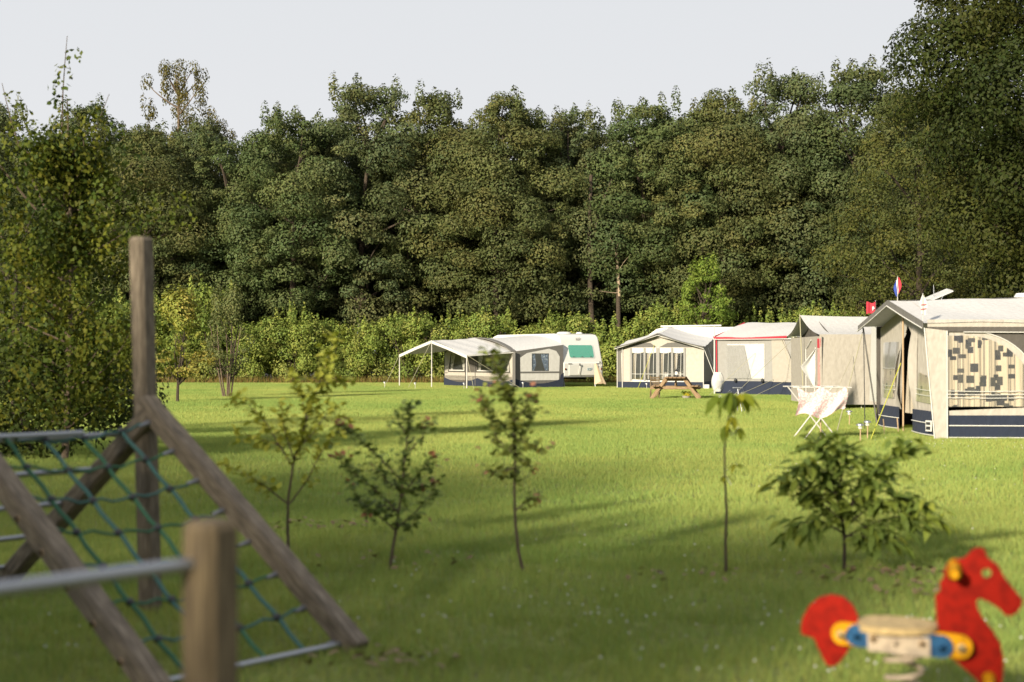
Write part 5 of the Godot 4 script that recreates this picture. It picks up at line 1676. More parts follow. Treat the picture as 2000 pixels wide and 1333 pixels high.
	for i in 3:
		var q := Shape.new()
		q.sheet(func(u: float, v: float) -> Vector3:
			var x := 0.075 - 0.055 * (i + u) + 0.05 * (1.0 - v) * 0.5
			return Vector3(7.595 + x * 0.75 * (0.35 + 0.8 * sin(PI * minf(1.0, (1.0 - v) * 0.85 + 0.1))), 3.05 - 0.3 * (1.0 - v) - 0.03 * (i + u), -27.99 + 0.02 * sin((i + u) * 3.0 + v * 4.0)), 5, 10)
		part("stripe", q, mats[cols[i]], fl)
	fl = thing("red_flag", "small red flag with a white figure at the big awning's far eave", "flag", Vector3(7.78, 2.1, -30.4), 0.0, "flags on the big awning")
	pole("pole", Vector3(7.78, 2.1, -30.4), Vector3(7.78, 2.68, -30.4), 0.007, mats["pole_white"], fl)
	var q := Shape.new()
	q.sheet(func(u: float, v: float) -> Vector3: return Vector3(7.78 - 0.2 * u, 2.67 - 0.05 * u - 0.25 * (1.0 - v) * (0.75 + 0.3 * u) - 0.03 * sin(u * 5.0), -30.39 + 0.02 * sin(u * 9.0)), 10, 6)
	part("cloth", q, mats["red_cloth"], fl)
	q = Shape.new()
	q.slab(PackedVector2Array([Vector2(-0.075, 0.06), Vector2(-0.055, 0.10), Vector2(-0.03, 0.11), Vector2(-0.045, 0.15), Vector2(-0.07, 0.17), Vector2(-0.085, 0.13)]), Vector3(7.78, 2.39, -30.35), ex, Vector3.UP, 0.003)
	part("figure", q, mats["rope_white"], fl)
	fl = thing("white_flag", "small white flag with red marks at the big awning's near eave", "flag", Vector3(7.44, 2.1, -25.72), 0.0, "flags on the big awning")
	pole("pole", Vector3(7.44, 2.08, -25.72), Vector3(7.44, 2.63, -25.72), 0.006, mats["pole_white"], fl)
	q = Shape.new()
	q.sheet(func(u: float, v: float) -> Vector3: return Vector3(7.44 + (u - 0.45) * 0.13 * sin(PI * clampf(1.0 - v, 0.05, 0.8)), 2.62 - 0.36 * (1.0 - v) - 0.03 * u, -25.70 + 0.012 * sin(u * 7.0)), 8, 8)
	part("cloth", q, mats["rope_white"], fl)
	for y in [2.34, 2.42]:
		q = Shape.new()
		q.slab(PackedVector2Array([Vector2(-0.05, -0.012), Vector2(0.05, 0.006), Vector2(0.05, 0.018), Vector2(-0.05, 0.002)]), Vector3(7.44, y, -25.675), ex, Vector3.UP, 0.003)
		part("mark", q, mats["red_cloth"], fl)
	# red marker at the right edge of the lawn
	q = Shape.new()
	q.timber(Vector3(6.0, -0.05, -16.6), Vector3(6.0, 0.2, -16.6), 0.04, 0.04, Vector3(0, 0, 1))
	single("red_stake", q, mats["red_cloth"], "short red stake in the lawn at the right edge", "stake", Vector3(6.0, 0, -16.6))
	# far left behind the birch
	var tr := thing("orange_trestle", "orange trestle far behind the young birch at left", "trestle", Vector3(-22.2, 0, -63.6))
	for p in [[-0.35, -0.02, 0.03], [0.0, 0.06, 0.03], [0.55, 0.1, 0.015]]:
		pole("leg", Vector3(-22.3 + p[0] * 0.9, 0, -63.6), Vector3(-22.25 + p[1], 1.15, -63.6), p[2], mats["orange_lens"] if p[2] > 0.02 else mats["steel"], tr)
	q = Shape.new()
	q.tube(PackedVector3Array([Vector3(-18.3, -0.05, -63.6), Vector3(-18.4, 1.6, -63.6)]), 0.03, 8)
	single("pale_stake", q, mats["pole_white"], "thin pale stake behind the birch, left of the tall playground post", "stake", Vector3(-18.3, 0, -63.6))

# ------------------------------------------------------------------ playground
func build_climbing_frame() -> void:
	var b1 := Vector3(-0.82, 0, -7.31)                 # foot of the right net beam
	var top := Vector3(-2.10, 1.18, -8.30)
	var along := Vector3(-0.64, 0, 0.77) * 1.22        # from the right beams to the left beams
	var o := Vector3(-2.13, 0, -8.40)
	var t := thing("climbing_frame", "weathered wooden climbing frame with a green rope net and tall post", "climbing frame", o)
	var m: Material = mats["weathered_timber"]
	var slope := (top - b1).normalized()
	var s := Shape.new()
	s.timber(o - Vector3(0, 0.1, 0), o + Vector3(-0.06, 2.2, 0.02), 0.115, 0.115, Vector3(0.85, 0, 0.53), 0.02)
	part("tall_post", s, m, t)
	s = Shape.new()
	var o2 := o + along
	s.timber(o2 - Vector3(0, 0.1, 0), o2 + Vector3(0, 2.2, 0), 0.115, 0.115, Vector3(1, 0, 1.1), 0.02)
	part("tall_post", s, m, t)
	var nrm := along.cross(slope).normalized()
	if nrm.y < 0: nrm = -nrm
	for q in [Vector3.ZERO, along]:
		s = Shape.new()
		s.timber(b1 + q - slope * 0.06 + Vector3(0, 0.03, 0), top + q + slope * 0.08, 0.115, 0.115, nrm, 0.016)
		part("net_beam", s, m, t)
		var foot2: Vector3 = Vector3(2 * top.x - b1.x, 0, 2 * top.z - b1.z) + q
		s = Shape.new()
		s.timber(foot2 - Vector3(0, 0.05, 0), top + q + (top + q - foot2).normalized() * 0.05 + Vector3(0.0, -0.02, 0.0), 0.115, 0.115, nrm, 0.016)
		part("ladder_beam", s, m, t)
		for h in 7:
			var p: Vector3 = b1 + q + slope * (0.2 + 0.25 * h)
			s = Shape.new()
			s.lathe(PackedVector2Array([Vector2(0.017, 0.0), Vector2(0.015, 0.008), Vector2(0, 0.01)]), p - along.normalized() * -0.058 * (1.0 if q != Vector3.ZERO else -1.0), 10, along.normalized() * (1.0 if q != Vector3.ZERO else -1.0))
			part("bolt_cap", s, mats["bolt_cap"], t)
	# steel rungs on the far side
	var f2 := Vector3(2 * top.x - b1.x, 0, 2 * top.z - b1.z)
	for h in 5:
		var p := f2.lerp(top, 0.12 + 0.19 * h)
		pole("rung", p, p + along, 0.017, mats["steel"], t)
	pole("foot_pipe", b1 + slope * 0.04, b1 + slope * 0.04 + along, 0.017, mats["steel"], t)
	pole("top_pipe", top - slope * 0.08 + along * 0.42 + Vector3(0, -0.06, 0), top - slope * 0.08 + along + Vector3(0, -0.06, 0), 0.015, mats["steel"], t)
	# the net
	var rows := 8
	var len_ := b1.distance_to(top)
	var at := func(u: float, v: float) -> Vector3:      # u along the ridge, v down the slope
		var p := top.lerp(b1, v) + along * u
		return p - nrm * 0.02 + Vector3(0, -0.09, 0) * sin(PI * u) * (1.0 - 0.55 * v)
	for i in rows:
		var v := 0.035 + 0.925 * i / (rows - 1.0)
		if i < rows - 1:
			var pth := PackedVector3Array()
			for j in 17:
				pth.append(at.call(0.05 + 0.9 * j / 16.0, v) + Vector3(0, 0.012 * sin(j * 2.0 + i), 0))
			s = Shape.new()
			s.tube(pth, 0.0075, 8)
			part("cross_rope", s, mats["green_rope"] if i % 2 else mats["blue_rope"], t)
		for e in [[0.045, 0.105], [0.955, 0.895]]:
			var a: Vector3 = at.call(e[0], v)
			var b: Vector3 = at.call(e[1], v)
			s = Shape.new()
			s.tube(PackedVector3Array([a, a.lerp(b, 0.3), a.lerp(b, 0.35), b]), 0.014, 8, [1.3, 1.3, 1.0, 0.75])
			part("rope_clamp", s, mats["steel"], t)
	for c in 4:
		var u: float = 0.2 * (c + 1)
		var pth := PackedVector3Array()
		for j in 22:
			var v := 0.035 + 0.945 * j / 21.0
			pth.append(at.call(u, v) + along.normalized() * 0.008 * sin(j * 1.7 + c))
		s = Shape.new()
		s.tube(pth, 0.011, 8)
		part("net_rope", s, [mats["blue_rope"], mats["green_rope"], mats["blue_rope"], mats["green_rope"]][c], t)
		for i in rows:
			var v := 0.035 + 0.925 * i / (rows - 1.0)
			s = Shape.new()
			s.ball(at.call(u, v), Vector3(0.025, 0.022, 0.025), 8)
			part("net_knot", s, mats["dark_plastic"], t)

func build_turning_bar() -> void:
	var p := Vector3(-0.725, 0, -3.42)
	var d := Vector3(-0.73, 0, 0.68)
	var t := thing("turning_bar", "steel turning bar on a square timber post, nearest to the viewer", "turning bar", p)
	for q in [p, p + d * 1.3]:
		var s := Shape.new()
		s.timber(q - Vector3(0, 0.1, 0), q + Vector3(0, 1.105, 0), 0.112, 0.112, Vector3(0.85, 0, 0.53), 0.02)
		part("post", s, mats["pale_timber"], t)
	var s := Shape.new()
	s.tube(PackedVector3Array([p + Vector3(0, 1.005, 0), p + d * 1.3 + Vector3(0, 0.985, 0)]), 0.017, 14)
	part("bar", s, mats["steel"], t)

func stadium(x0: float, x1: float, y: float, r: float, slant := 0.0, left_round := true, right_round := true) -> PackedVector2Array:
	var out := PackedVector2Array()
	for i in 13:
		var a := -PI / 2 + PI * i / 12.0
		out.append(Vector2(x1 + (cos(a) * r if right_round else 0.0), y + slant + sin(a) * r))
	for i in 13:
		var a := PI / 2 + PI * i / 12.0
		out.append(Vector2(x0 + (cos(a) * r if left_round else 0.0), y + sin(a) * r))
	return out

func build_spring_horse() -> void:
	var t := thing("spring_horse", "red wooden spring horse with a cream seat and yellow grips", "spring rider", Vector3(1.522, 0.0, -5.6), deg_to_rad(-18.0))
	t.scale = Vector3(0.95, 0.975, 0.95)
	var ex := Vector3.RIGHT
	var up := Vector3.UP
	var head := PackedVector2Array([Vector2(0.310, 0.776), Vector2(0.290, 0.767), Vector2(0.271, 0.745), Vector2(0.257, 0.732), Vector2(0.218, 0.723), Vector2(0.189, 0.704), Vector2(0.179, 0.673), Vector2(0.177, 0.647), Vector2(0.161, 0.632), Vector2(0.166, 0.612), Vector2(0.162, 0.593), Vector2(0.143, 0.579), Vector2(0.146, 0.547), Vector2(0.149, 0.486), Vector2(0.151, 0.442), Vector2(0.169, 0.355), Vector2(0.232, 0.316), Vector2(0.281, 0.277), Vector2(0.310, 0.251), Vector2(0.324, 0.211), Vector2(0.349, 0.190), Vector2(0.378, 0.194), Vector2(0.397, 0.229), Vector2(0.409, 0.290), Vector2(0.409, 0.346), Vector2(0.397, 0.403), Vector2(0.368, 0.451), Vector2(0.329, 0.499), Vector2(0.311, 0.534), Vector2(0.304, 0.564), Vector2(0.317, 0.578), Vector2(0.349, 0.566), Vector2(0.392, 0.542), Vector2(0.414, 0.516), Vector2(0.440, 0.514), Vector2(0.462, 0.529), Vector2(0.477, 0.556), Vector2(0.483, 0.579), Vector2(0.440, 0.630), Vector2(0.411, 0.667), Vector2(0.390, 0.710), Vector2(0.349, 0.738), Vector2(0.335, 0.773)])
	# the eye is a hole through the board
	var eye := Vector2(0.345, 0.677)
	var ring := PackedVector2Array()
	for j in 20:
		ring.append(eye + Vector2(cos(TAU * j / 20.0), sin(TAU * j / 20.0)) * 0.0195)
	var s := Shape.new()
	for half in [[-0.5, eye.x], [eye.x, 1.0]]:
		var side := PackedVector2Array([Vector2(half[0], 0), Vector2(half[1], 0), Vector2(half[1], 1), Vector2(half[0], 1)])
		for piece in Geometry2D.intersect_polygons(head, side):
			for bit in Geometry2D.clip_polygons(piece, ring):
				s.slab(bit, Vector3(0, 0, 0.014), ex, up, 0.028)
	part("head_panel", s, mats["horse_red"], t)
	s = Shape.new()
	s.slab(PackedVector2Array([Vector2(-0.399, 0.425), Vector2(-0.391, 0.464), Vector2(-0.363, 0.512), Vector2(-0.324, 0.547), Vector2(-0.271, 0.561), Vector2(-0.223, 0.553), Vector2(-0.189, 0.525), Vector2(-0.167, 0.486), Vector2(-0.161, 0.447), Vector2(-0.174, 0.399), Vector2(-0.180, 0.373), Vector2(-0.213, 0.325), Vector2(-0.242, 0.285), Vector2(-0.264, 0.270), Vector2(-0.290, 0.272), Vector2(-0.310, 0.303), Vector2(-0.334, 0.355), Vector2(-0.346, 0.381), Vector2(-0.397, 0.394)]), Vector3(0, 0, 0.014), ex, up, 0.028)
	part("tail_panel", s, mats["horse_red"], t)
	# seat board, rounded
	s = Shape.new()
	var seat := PackedVector2Array()
	for i in 40:
		var a := TAU * i / 40.0
		var c := cos(a)
		var q := sin(a)
		seat.append(Vector2(-0.005 + 0.162 * signf(c) * pow(absf(c), 0.75), 0.145 * signf(q) * pow(absf(q), 0.8) * (1.0 - 0.18 * c)))
	s.slab(seat, Vector3(0, 0.462, 0), ex, Vector3(0, 0, -1), 0.026)
	part("seat", s, mats["horse_cream"], t)
	for z in [0.105, -0.085]:
		s = Shape.new()
		s.slab(PackedVector2Array([Vector2(-0.118, 0.360), Vector2(0.128, 0.349), Vector2(0.126, 0.424), Vector2(-0.12, 0.430)]), Vector3(0, 0, z), ex, up, 0.022)
		part("side_board", s, mats["horse_white"], t)
		for st in [["yellow_bracket", "horse_yellow", -0.222, -0.16, 0.417, 0.046, -0.004, -0.028], ["yellow_bracket", "horse_yellow", 0.17, 0.243, 0.398, 0.047, -0.006, -0.028], ["blue_bracket", "horse_blue", -0.165, -0.09, 0.415, 0.043, -0.004, -0.014], ["blue_bracket", "horse_blue", 0.09, 0.172, 0.395, 0.044, -0.004, -0.014]]:
			s = Shape.new()
			s.slab(stadium(st[2], st[3], st[4], st[5], st[6]), Vector3(0, 0, z + st[7] * signf(z) + (0.0 if z > 0 else -0.0)), ex, up, 0.02)
			part(st[0], s, mats[st[1]], t)
		var out := Vector3(0, 0, signf(z))
		for bt in [[-0.226, 0.417, "bolt", "horse_cream", 0.018], [-0.166, 0.416, "bolt", "horse_blue", 0.016], [0.172, 0.392, "bolt", "horse_blue", 0.016], [0.247, 0.393, "bolt", "horse_cream", 0.018], [-0.097, 0.410, "bolt_cover", "bolt_cap", 0.017], [0.097, 0.402, "bolt_cover", "bolt_cap", 0.017], [-0.007, 0.396, "bolt_cover", "horse_white", 0.012]]:
			s = Shape.new()
			var r: float = bt[4]
			s.lathe(PackedVector2Array([Vector2(r, 0.0), Vector2(r * 0.9, 0.008), Vector2(r * 0.5, 0.014), Vector2(0, 0.016)]), Vector3(bt[0], bt[1], z + out.z * (0.0 if z > 0 else 0.022)), 12, out)
			part(bt[2], s, mats[bt[3]], t)
	s = Shape.new()
	s.timber(Vector3(-0.1, 0.40, 0.0), Vector3(0.11, 0.395, 0.0), 0.17, 0.05)
	part("seat_block", s, mats["horse_white"], t)
	# grips for hands and feet
	for g in [[Vector2(0.222, 0.690), "hand_grip", 0.022], [Vector2(0.353, 0.262), "foot_rest", 0.021]]:
		for side in [-1.0, 1.0]:
			s = Shape.new()
			var c := Vector3(g[0].x, g[0].y, 0)
			s.tube(PackedVector3Array([c + Vector3(0, 0, 0.012 * side), c + Vector3(0, 0, 0.018 * side), c + Vector3(0, -0.004, 0.12 * side), c + Vector3(0, -0.004, 0.128 * side), c + Vector3(0, -0.004, 0.142 * side), c + Vector3(0, -0.004, 0.148 * side)]), g[2], 14, [1.5, 1.0, 1.0, 1.25, 1.2, 0.8])
			part(g[1], s, mats["horse_yellow"], t)
	# spring and base
	s = Shape.new()
	var coil := PackedVector3Array()
	for i in 121:
		var a := TAU * 4.2 * i / 120.0
		coil.append(Vector3(0.02 + 0.072 * cos(a), 0.345 - 0.30 * i / 120.0, 0.072 * sin(a)))
	s.tube(coil, 0.0105, 10)
	part("spring", s, mats["horse_white"], t)
	s = Shape.new()
	s.lathe(PackedVector2Array([Vector2(0.0, 0.375), Vector2(0.085, 0.375), Vector2(0.085, 0.345), Vector2(0.06, 0.335), Vector2(0.0, 0.335)]), Vector3(0.02, 0, 0), 20)
	part("spring_plate", s, mats["horse_white"], t)
	s = Shape.new()
	s.lathe(PackedVector2Array([Vector2(0.16, -0.03), Vector2(0.16, 0.03), Vector2(0.14, 0.045), Vector2(0.0, 0.045)]), Vector3(0.02, 0, 0), 24)
	part("base_plate", s, mats["steel"], t)

# ------------------------------------------------------------------ young trees on the lawn
func leaf_mesh(width: float, droop: float, tint: Color) -> ArrayMesh:
	var s := Shape.new()
	s.tint = tint
	s.leaf(Vector3.ZERO, Vector3.RIGHT, Vector3.UP, 1.0, width, droop)
	return s.mesh()

func put_leaf(parent: Node3D, meshes: Array, at: Vector3, dir: Vector3, r: RandomNumberGenerator, size: float) -> void:
	var o := MeshInstance3D.new()
	o.name = "leaf"
	o.mesh = meshes[r.randi() % meshes.size()]
	o.material_override = mats["young_leaf"]
	dir = dir.normalized()
	var side := dir.cross(Vector3(r.randf_range(-0.5, 0.5), 1, r.randf_range(-0.5, 0.5))).normalized()
	var nn := side.cross(dir).normalized()
	o.transform = Transform3D(Basis(dir, nn, side) * size, at)
	parent.add_child(o, true)

func sapling(label: String, o: Vector3, lines: Array, rad: float, bark: String, tints: Array, width: float, size: float, leaves: int, from: float, droop: float, seed_: int, spread := 0.09) -> Node3D:
	var r := RandomNumberGenerator.new()
	r.seed = seed_
	var t := thing("sapling", label, "young tree", o, 0.0, "young trees planted on the lawn")
	var s := Shape.new()
	for i in lines.size():
		var pth := PackedVector3Array()
		var sc := []
		for j in lines[i].size():
			pth.append(o + lines[i][j])
			sc.append(1.0 - 0.8 * j / (lines[i].size() - 1.0))
		s.tube(pth, rad if i == 0 else rad * 0.55, 7, sc)
	part("stem", s, mats[bark], t)
	var meshes := []
	for c in tints:
		meshes.append(leaf_mesh(width * r.randf_range(0.85, 1.15), droop, c))
	var plain_meshes := meshes.slice(0, meshes.size() - 1) if meshes.size() > 1 else meshes
	var more := Shape.new()
	var made := 0
	var total := 0.0
	for ln in lines:
		total += ln[0].distance_to(ln[-1])
	for i in lines.size():
		var ln: Array = lines[i]
		var n := int(leaves * ln[0].distance_to(ln[-1]) / total)
		for k in n:
			var q := r.randf_range(from if i == 0 else 0.2, 1.0) * (ln.size() - 1)
			var a: int = mini(int(q), ln.size() - 2)
			var tip := q > (ln.size() - 1) * 0.93 and i > 0
			var at: Vector3 = ln[a].lerp(ln[a + 1], q - a)
			at += Vector3(r.randf_range(-1, 1), r.randf_range(-0.8, 1), r.randf_range(-1, 1)) * spread * r.randf()
			var axis: Vector3 = (ln[a + 1] - ln[a]).normalized()
			var dir := axis * 0.5 + Vector3(r.randf_range(-1, 1), r.randf_range(-0.7, 0.5), r.randf_range(-1, 1))
			if made >= 295:
				more.tint = tints[-1] if tip else tints[r.randi() % (tints.size() - 1)]
				more.leaf(o + at, dir.normalized(), Vector3(r.randf_range(-0.6, 0.6), 1, r.randf_range(-0.6, 0.6)).normalized(), size * r.randf_range(0.6, 1.1), size * width, droop)
			else:
				made += 1
				put_leaf(t, [meshes[-1]] if tip else plain_meshes, at, dir, r, size * r.randf_range(0.7, 1.25) * (0.75 if tip else 1.0))
	if more.v.size():
		var rest := part("foliage", more, mats["young_leaf"], t)
		rest.set_meta("kind", "stuff")
	return t

func build_saplings() -> void:
	sapling("yellow green sapling beside the climbing frame, leftmost of the row", Vector3(-1.68, 0, -10.7), [[Vector3(0.000, -0.008, 0.000), Vector3(-0.008, 0.212, 0.000), Vector3(-0.004, 0.424, 0.000), Vector3(0.039, 0.713, 0.000), Vector3(0.135, 1.021, 0.000), Vector3(0.212, 1.252, 0.000), Vector3(0.289, 1.464, 0.000), Vector3(0.347, 1.637, 0.000)], [Vector3(0.023, 0.674, -0.000), Vector3(-0.077, 0.828, -0.029), Vector3(-0.173, 0.982, -0.059), Vector3(-0.327, 1.136, -0.088), Vector3(-0.443, 1.194, -0.118)], [Vector3(-0.008, 0.385, 0.000), Vector3(-0.154, 0.501, 0.007), Vector3(-0.327, 0.616, 0.013), Vector3(-0.520, 0.693, 0.020)], [Vector3(0.008, 0.385, -0.000), Vector3(0.135, 0.558, -0.015), Vector3(0.231, 0.751, -0.029), Vector3(0.327, 0.905, -0.044), Vector3(0.481, 1.001, -0.059)], [Vector3(0.058, 0.790, 0.000), Vector3(0.173, 0.905, 0.016), Vector3(0.289, 1.059, 0.031), Vector3(0.385, 1.136, 0.047)], [Vector3(0.135, 1.021, 0.000), Vector3(0.096, 1.213, 0.028), Vector3(0.019, 1.367, 0.057)], [Vector3(0.212, 1.252, -0.000), Vector3(0.327, 1.310, -0.098), Vector3(0.424, 1.329, -0.196)], [Vector3(-0.077, 0.828, -0.000), Vector3(-0.250, 0.867, -0.110), Vector3(-0.404, 0.905, -0.219)], [Vector3(0.039, 0.713, 0.000), Vector3(-0.019, 0.944, 0.076), Vector3(-0.039, 1.136, 0.152)]], 0.013, "birch_bark", [green(0.34, 0.355, 0.065), green(0.37, 0.37, 0.07), green(0.3, 0.33, 0.06), green(0.35, 0.35, 0.065)], 0.58, 0.075, 820, 0.42, 0.3, 401)
	sapling("bushy dark green sapling with reddish shoot tips, second of the row", Vector3(-0.86, 0, -10.0), [[Vector3(0.000, -0.007, 0.000), Vector3(0.022, 0.144, 0.000), Vector3(0.054, 0.324, 0.000), Vector3(0.083, 0.540, 0.000), Vector3(0.108, 0.792, 0.000), Vector3(0.133, 1.008, 0.000), Vector3(0.144, 1.152, 0.000)], [Vector3(0.043, 0.270, -0.000), Vector3(-0.090, 0.378, -0.036), Vector3(-0.216, 0.468, -0.072), Vector3(-0.288, 0.594, -0.108)], [Vector3(0.050, 0.288, -0.000), Vector3(0.180, 0.396, -0.040), Vector3(0.288, 0.522, -0.080), Vector3(0.324, 0.594, -0.120)], [Vector3(0.065, 0.396, 0.000), Vector3(-0.108, 0.576, 0.074), Vector3(-0.252, 0.702, 0.149), Vector3(-0.324, 0.828, 0.223)], [Vector3(0.079, 0.504, -0.000), Vector3(0.216, 0.684, -0.007), Vector3(0.306, 0.792, -0.013)], [Vector3(0.090, 0.612, 0.000), Vector3(-0.072, 0.792, 0.050), Vector3(-0.216, 0.936, 0.101), Vector3(-0.331, 1.026, 0.151)], [Vector3(0.108, 0.792, -0.000), Vector3(0.234, 0.936, -0.005), Vector3(0.270, 1.026, -0.011)], [Vector3(0.065, 0.396, 0.000), Vector3(-0.036, 0.450, 0.031), Vector3(-0.180, 0.396, 0.063)], [Vector3(0.086, 0.576, -0.000), Vector3(0.144, 0.540, -0.079), Vector3(0.234, 0.576, -0.157)], [Vector3(0.122, 0.936, 0.000), Vector3(0.054, 1.062, 0.061)], [Vector3(0.083, 0.540, 0.000), Vector3(-0.018, 0.630, 0.083), Vector3(-0.108, 0.756, 0.166)], [Vector3(0.058, 0.342, 0.000), Vector3(0.144, 0.288, 0.005), Vector3(0.216, 0.396, 0.010)]], 0.013, "birch_bark", [green(0.130, 0.179, 0.057), green(0.163, 0.211, 0.065), green(0.114, 0.163, 0.053), green(0.179, 0.227, 0.073), green(0.163, 0.227, 0.065), green(0.195, 0.244, 0.073), green(0.293, 0.130, 0.081)], 0.7, 0.058, 900, 0.3, 0.2, 402)
	sapling("tall sapling on a bare pale stem with pinkish shoots, middle of the row", Vector3(0.08, 0, -9.85), [[Vector3(0.000, -0.007, 0.000), Vector3(-0.035, 0.142, 0.000), Vector3(-0.057, 0.355, 0.000), Vector3(-0.064, 0.567, 0.000), Vector3(-0.057, 0.780, 0.000), Vector3(-0.064, 0.957, 0.000), Vector3(-0.078, 1.135, 0.000), Vector3(-0.106, 1.259, 0.000), Vector3(-0.167, 1.365, 0.000), Vector3(-0.227, 1.525, 0.000)], [Vector3(-0.057, 0.727, 0.000), Vector3(-0.167, 0.691, 0.054), Vector3(-0.255, 0.709, 0.109)], [Vector3(-0.060, 0.816, 0.000), Vector3(-0.184, 0.922, 0.026), Vector3(-0.255, 1.135, 0.051), Vector3(-0.291, 1.223, 0.077)], [Vector3(-0.060, 0.851, -0.000), Vector3(0.028, 0.993, -0.098), Vector3(0.082, 1.223, -0.196)], [Vector3(-0.064, 0.922, 0.000), Vector3(0.064, 0.886, 0.058), Vector3(0.135, 0.833, 0.116)], [Vector3(-0.064, 0.993, 0.000), Vector3(-0.167, 1.028, 0.020), Vector3(-0.238, 1.064, 0.041)], [Vector3(-0.067, 1.028, -0.000), Vector3(0.011, 1.135, -0.045), Vector3(0.028, 1.206, -0.089)], [Vector3(-0.078, 1.135, -0.000), Vector3(-0.131, 1.241, -0.106), Vector3(-0.202, 1.276, -0.211)], [Vector3(-0.060, 0.425, 0.000), Vector3(0.046, 0.514, 0.082), Vector3(0.099, 0.532, 0.164)], [Vector3(-0.060, 0.886, -0.000), Vector3(-0.131, 0.851, -0.006), Vector3(-0.220, 0.904, -0.012)], [Vector3(-0.064, 0.762, 0.000), Vector3(-0.007, 0.780, 0.049), Vector3(0.064, 0.727, 0.098)]], 0.013, "birch_bark", [green(0.179, 0.211, 0.057), green(0.227, 0.244, 0.057), green(0.146, 0.179, 0.053), green(0.211, 0.244, 0.065), green(0.244, 0.276, 0.065), green(0.195, 0.244, 0.065), green(0.390, 0.179, 0.114)], 0.7, 0.06, 700, 0.36, 0.2, 403)
	sapling("spreading sweet chestnut sapling with long drooping leaves, before the drying rack", Vector3(2.31, 0, -9.9), [[Vector3(0.000, -0.007, 0.000), Vector3(0.004, 0.143, 0.000), Vector3(0.000, 0.267, 0.000), Vector3(-0.029, 0.445, 0.000), Vector3(-0.082, 0.624, 0.000), Vector3(-0.135, 0.802, 0.000), Vector3(-0.189, 0.909, 0.000)], [Vector3(0.000, 0.232, 0.000), Vector3(0.114, 0.303, 0.043), Vector3(0.257, 0.374, 0.085), Vector3(0.435, 0.410, 0.128), Vector3(0.649, 0.374, 0.170)], [Vector3(-0.004, 0.267, 0.000), Vector3(-0.171, 0.356, 0.032), Vector3(-0.314, 0.339, 0.064), Vector3(-0.367, 0.285, 0.096)], [Vector3(-0.011, 0.339, 0.000), Vector3(0.078, 0.517, 0.047), Vector3(0.185, 0.695, 0.095), Vector3(0.328, 0.837, 0.142), Vector3(0.470, 0.891, 0.189)], [Vector3(-0.021, 0.410, -0.000), Vector3(-0.207, 0.552, -0.016), Vector3(-0.349, 0.606, -0.032), Vector3(-0.456, 0.624, -0.047)], [Vector3(-0.007, 0.303, 0.000), Vector3(0.185, 0.463, 0.045), Vector3(0.363, 0.517, 0.090), Vector3(0.542, 0.463, 0.135)], [Vector3(-0.046, 0.517, -0.000), Vector3(0.007, 0.731, -0.012), Vector3(0.043, 0.909, -0.025)], [Vector3(-0.082, 0.624, 0.000), Vector3(-0.242, 0.731, 0.098), Vector3(-0.314, 0.766, 0.196)], [Vector3(0.000, 0.249, 0.000), Vector3(0.150, 0.249, 0.085), Vector3(0.328, 0.249, 0.170)], [Vector3(-0.011, 0.356, -0.000), Vector3(-0.135, 0.463, -0.091), Vector3(-0.225, 0.517, -0.181)], [Vector3(0.043, 0.463, -0.000), Vector3(0.185, 0.588, -0.082), Vector3(0.346, 0.677, -0.164)]], 0.015, "bark", [green(0.163, 0.220, 0.049), green(0.211, 0.260, 0.049), green(0.139, 0.195, 0.045), green(0.276, 0.309, 0.057)], 0.34, 0.135, 1050, 0.35, 0.45, 405, 0.14)
	# horse chestnut: a bare stem with a few hand-shaped leaves
	var o := Vector3(1.49, 0, -9.9)
	var t := sapling("single-stemmed horse chestnut sapling with big hand-shaped leaves on top", o, [[Vector3(0.000, -0.007, 0.000), Vector3(-0.004, 0.200, 0.000), Vector3(0.004, 0.413, 0.000), Vector3(-0.007, 0.627, 0.000), Vector3(-0.011, 0.841, 0.000), Vector3(0.007, 1.019, 0.000), Vector3(0.036, 1.162, 0.000), Vector3(0.053, 1.251, 0.000)]], 0.012, "birch_bark", [green(0.260, 0.286, 0.026)], 0.4, 0.05, 0, 0.5, 0.3, 404)
	var r := RandomNumberGenerator.new()
	r.seed = 91
	var mm := [leaf_mesh(0.38, 0.5, green(0.299, 0.299, 0.026)), leaf_mesh(0.36, 0.4, green(0.221, 0.260, 0.026)), leaf_mesh(0.4, 0.6, green(0.156, 0.208, 0.026))]
	for hub in [[Vector3(0.02, 1.25, 0.05), 7, 0.19, -0.55], [Vector3(0.13, 1.24, -0.05), 6, 0.17, -0.6], [Vector3(-0.04, 1.22, -0.06), 5, 0.14, -0.5], [Vector3(0.04, 1.08, 0.05), 5, 0.11, -0.7], [Vector3(0.0, 1.02, 0.0), 5, 0.12, -0.8], [Vector3(0.09, 1.0, 0.0), 4, 0.11, -0.9], [Vector3(0.07, 0.745, 0.02), 5, 0.08, -0.2], [Vector3(0.0, 0.66, 0.0), 3, 0.07, -0.3]]:
		var s := Shape.new()
		s.tube(PackedVector3Array([o + Vector3(0.035, hub[0].y - 0.06, 0), o + hub[0]]), 0.004, 5)
		part("leaf_stalk", s, mats["young_leaf"], t)
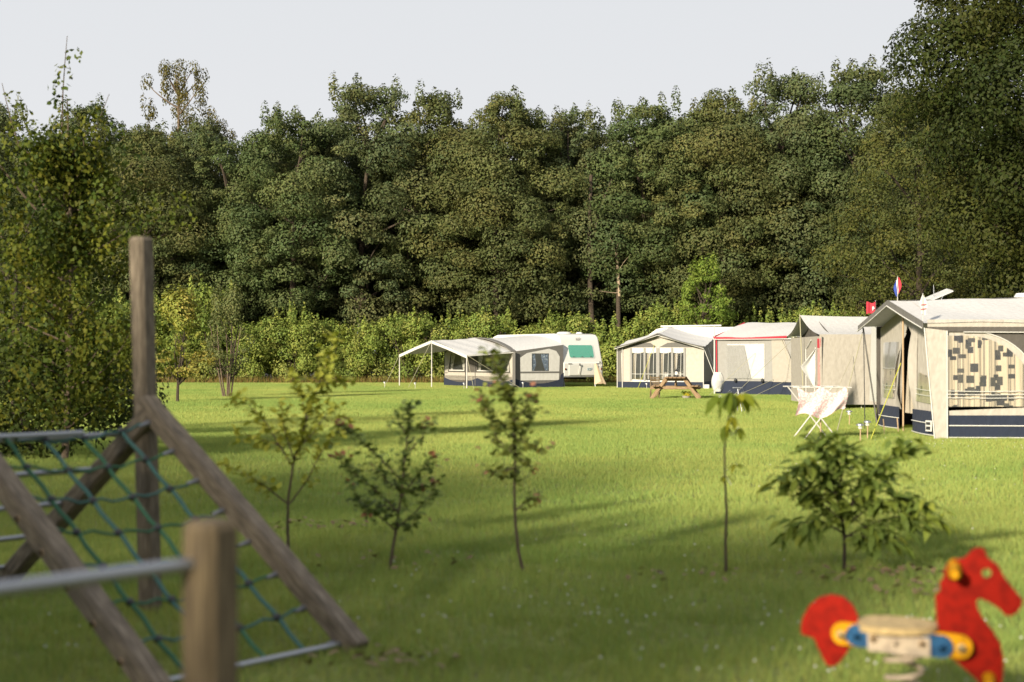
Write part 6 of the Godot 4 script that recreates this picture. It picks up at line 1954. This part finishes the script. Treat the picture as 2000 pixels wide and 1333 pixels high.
		for k in int(hub[1]):
			var a: float = TAU * k / hub[1] + r.randf_range(-0.2, 0.2)
			put_leaf(t, mm, hub[0], Vector3(cos(a), hub[3] + r.randf_range(-0.2, 0.2), sin(a)), r, hub[2] * r.randf_range(0.8, 1.15))

func _ready() -> void:
	var cam := Camera3D.new()
	cam.name = "camera"
	cam.fov = 26.99
	cam.near = 0.1
	cam.far = 3000.0
	cam.position = Vector3(0, EYE, 0)
	cam.rotation.x = 0.01026
	var lens := CameraAttributesPhysical.new()
	lens.frustum_focal_length = 50.0
	lens.exposure_aperture = 1.75
	lens.frustum_focus_distance = 62.0
	lens.frustum_near = 0.1
	lens.frustum_far = 3000.0
	cam.attributes = lens
	add_child(cam)
	var env := Environment.new()
	env.background_mode = Environment.BG_SKY
	var sky := ProceduralSkyMaterial.new()
	sky.sky_top_color = Color(0.575, 0.588, 0.606)
	sky.sky_horizon_color = Color(0.626, 0.627, 0.63)
	sky.sky_curve = 0.25
	sky.ground_horizon_color = Color(0.3, 0.31, 0.2)
	sky.ground_bottom_color = Color(0.2, 0.22, 0.1)
	sky.sun_angle_max = 5.0
	env.sky = Sky.new()
	env.sky.sky_material = sky
	env.tonemap_mode = Environment.TONE_MAPPER_LINEAR
	env.tonemap_exposure = 2.4
	env.sdfgi_enabled = true
	env.ssao_enabled = true
	env.ssil_enabled = true
	var we := WorldEnvironment.new()
	we.name = "environment"
	we.environment = env
	add_child(we)
	var sun := DirectionalLight3D.new()
	sun.name = "sun"
	sun.light_color = Color(1.0, 0.95, 0.84)
	sun.light_energy = 1.2
	sun.light_angular_distance = 3.0
	sun.shadow_enabled = true
	sun.look_at_from_position(SUN * 50.0, Vector3.ZERO, Vector3.UP)
	add_child(sun)
	make_materials()
	build_ground()
	build_forest()
	build_near_trees()
	build_far_awning()
	build_porch_tent()
	build_picnic_table()
	build_red_tent()
	build_sand_tent()
	build_drying_rack()
	build_big_awning()
	build_climbing_frame()
	build_turning_bar()
	build_spring_horse()
	build_saplings()
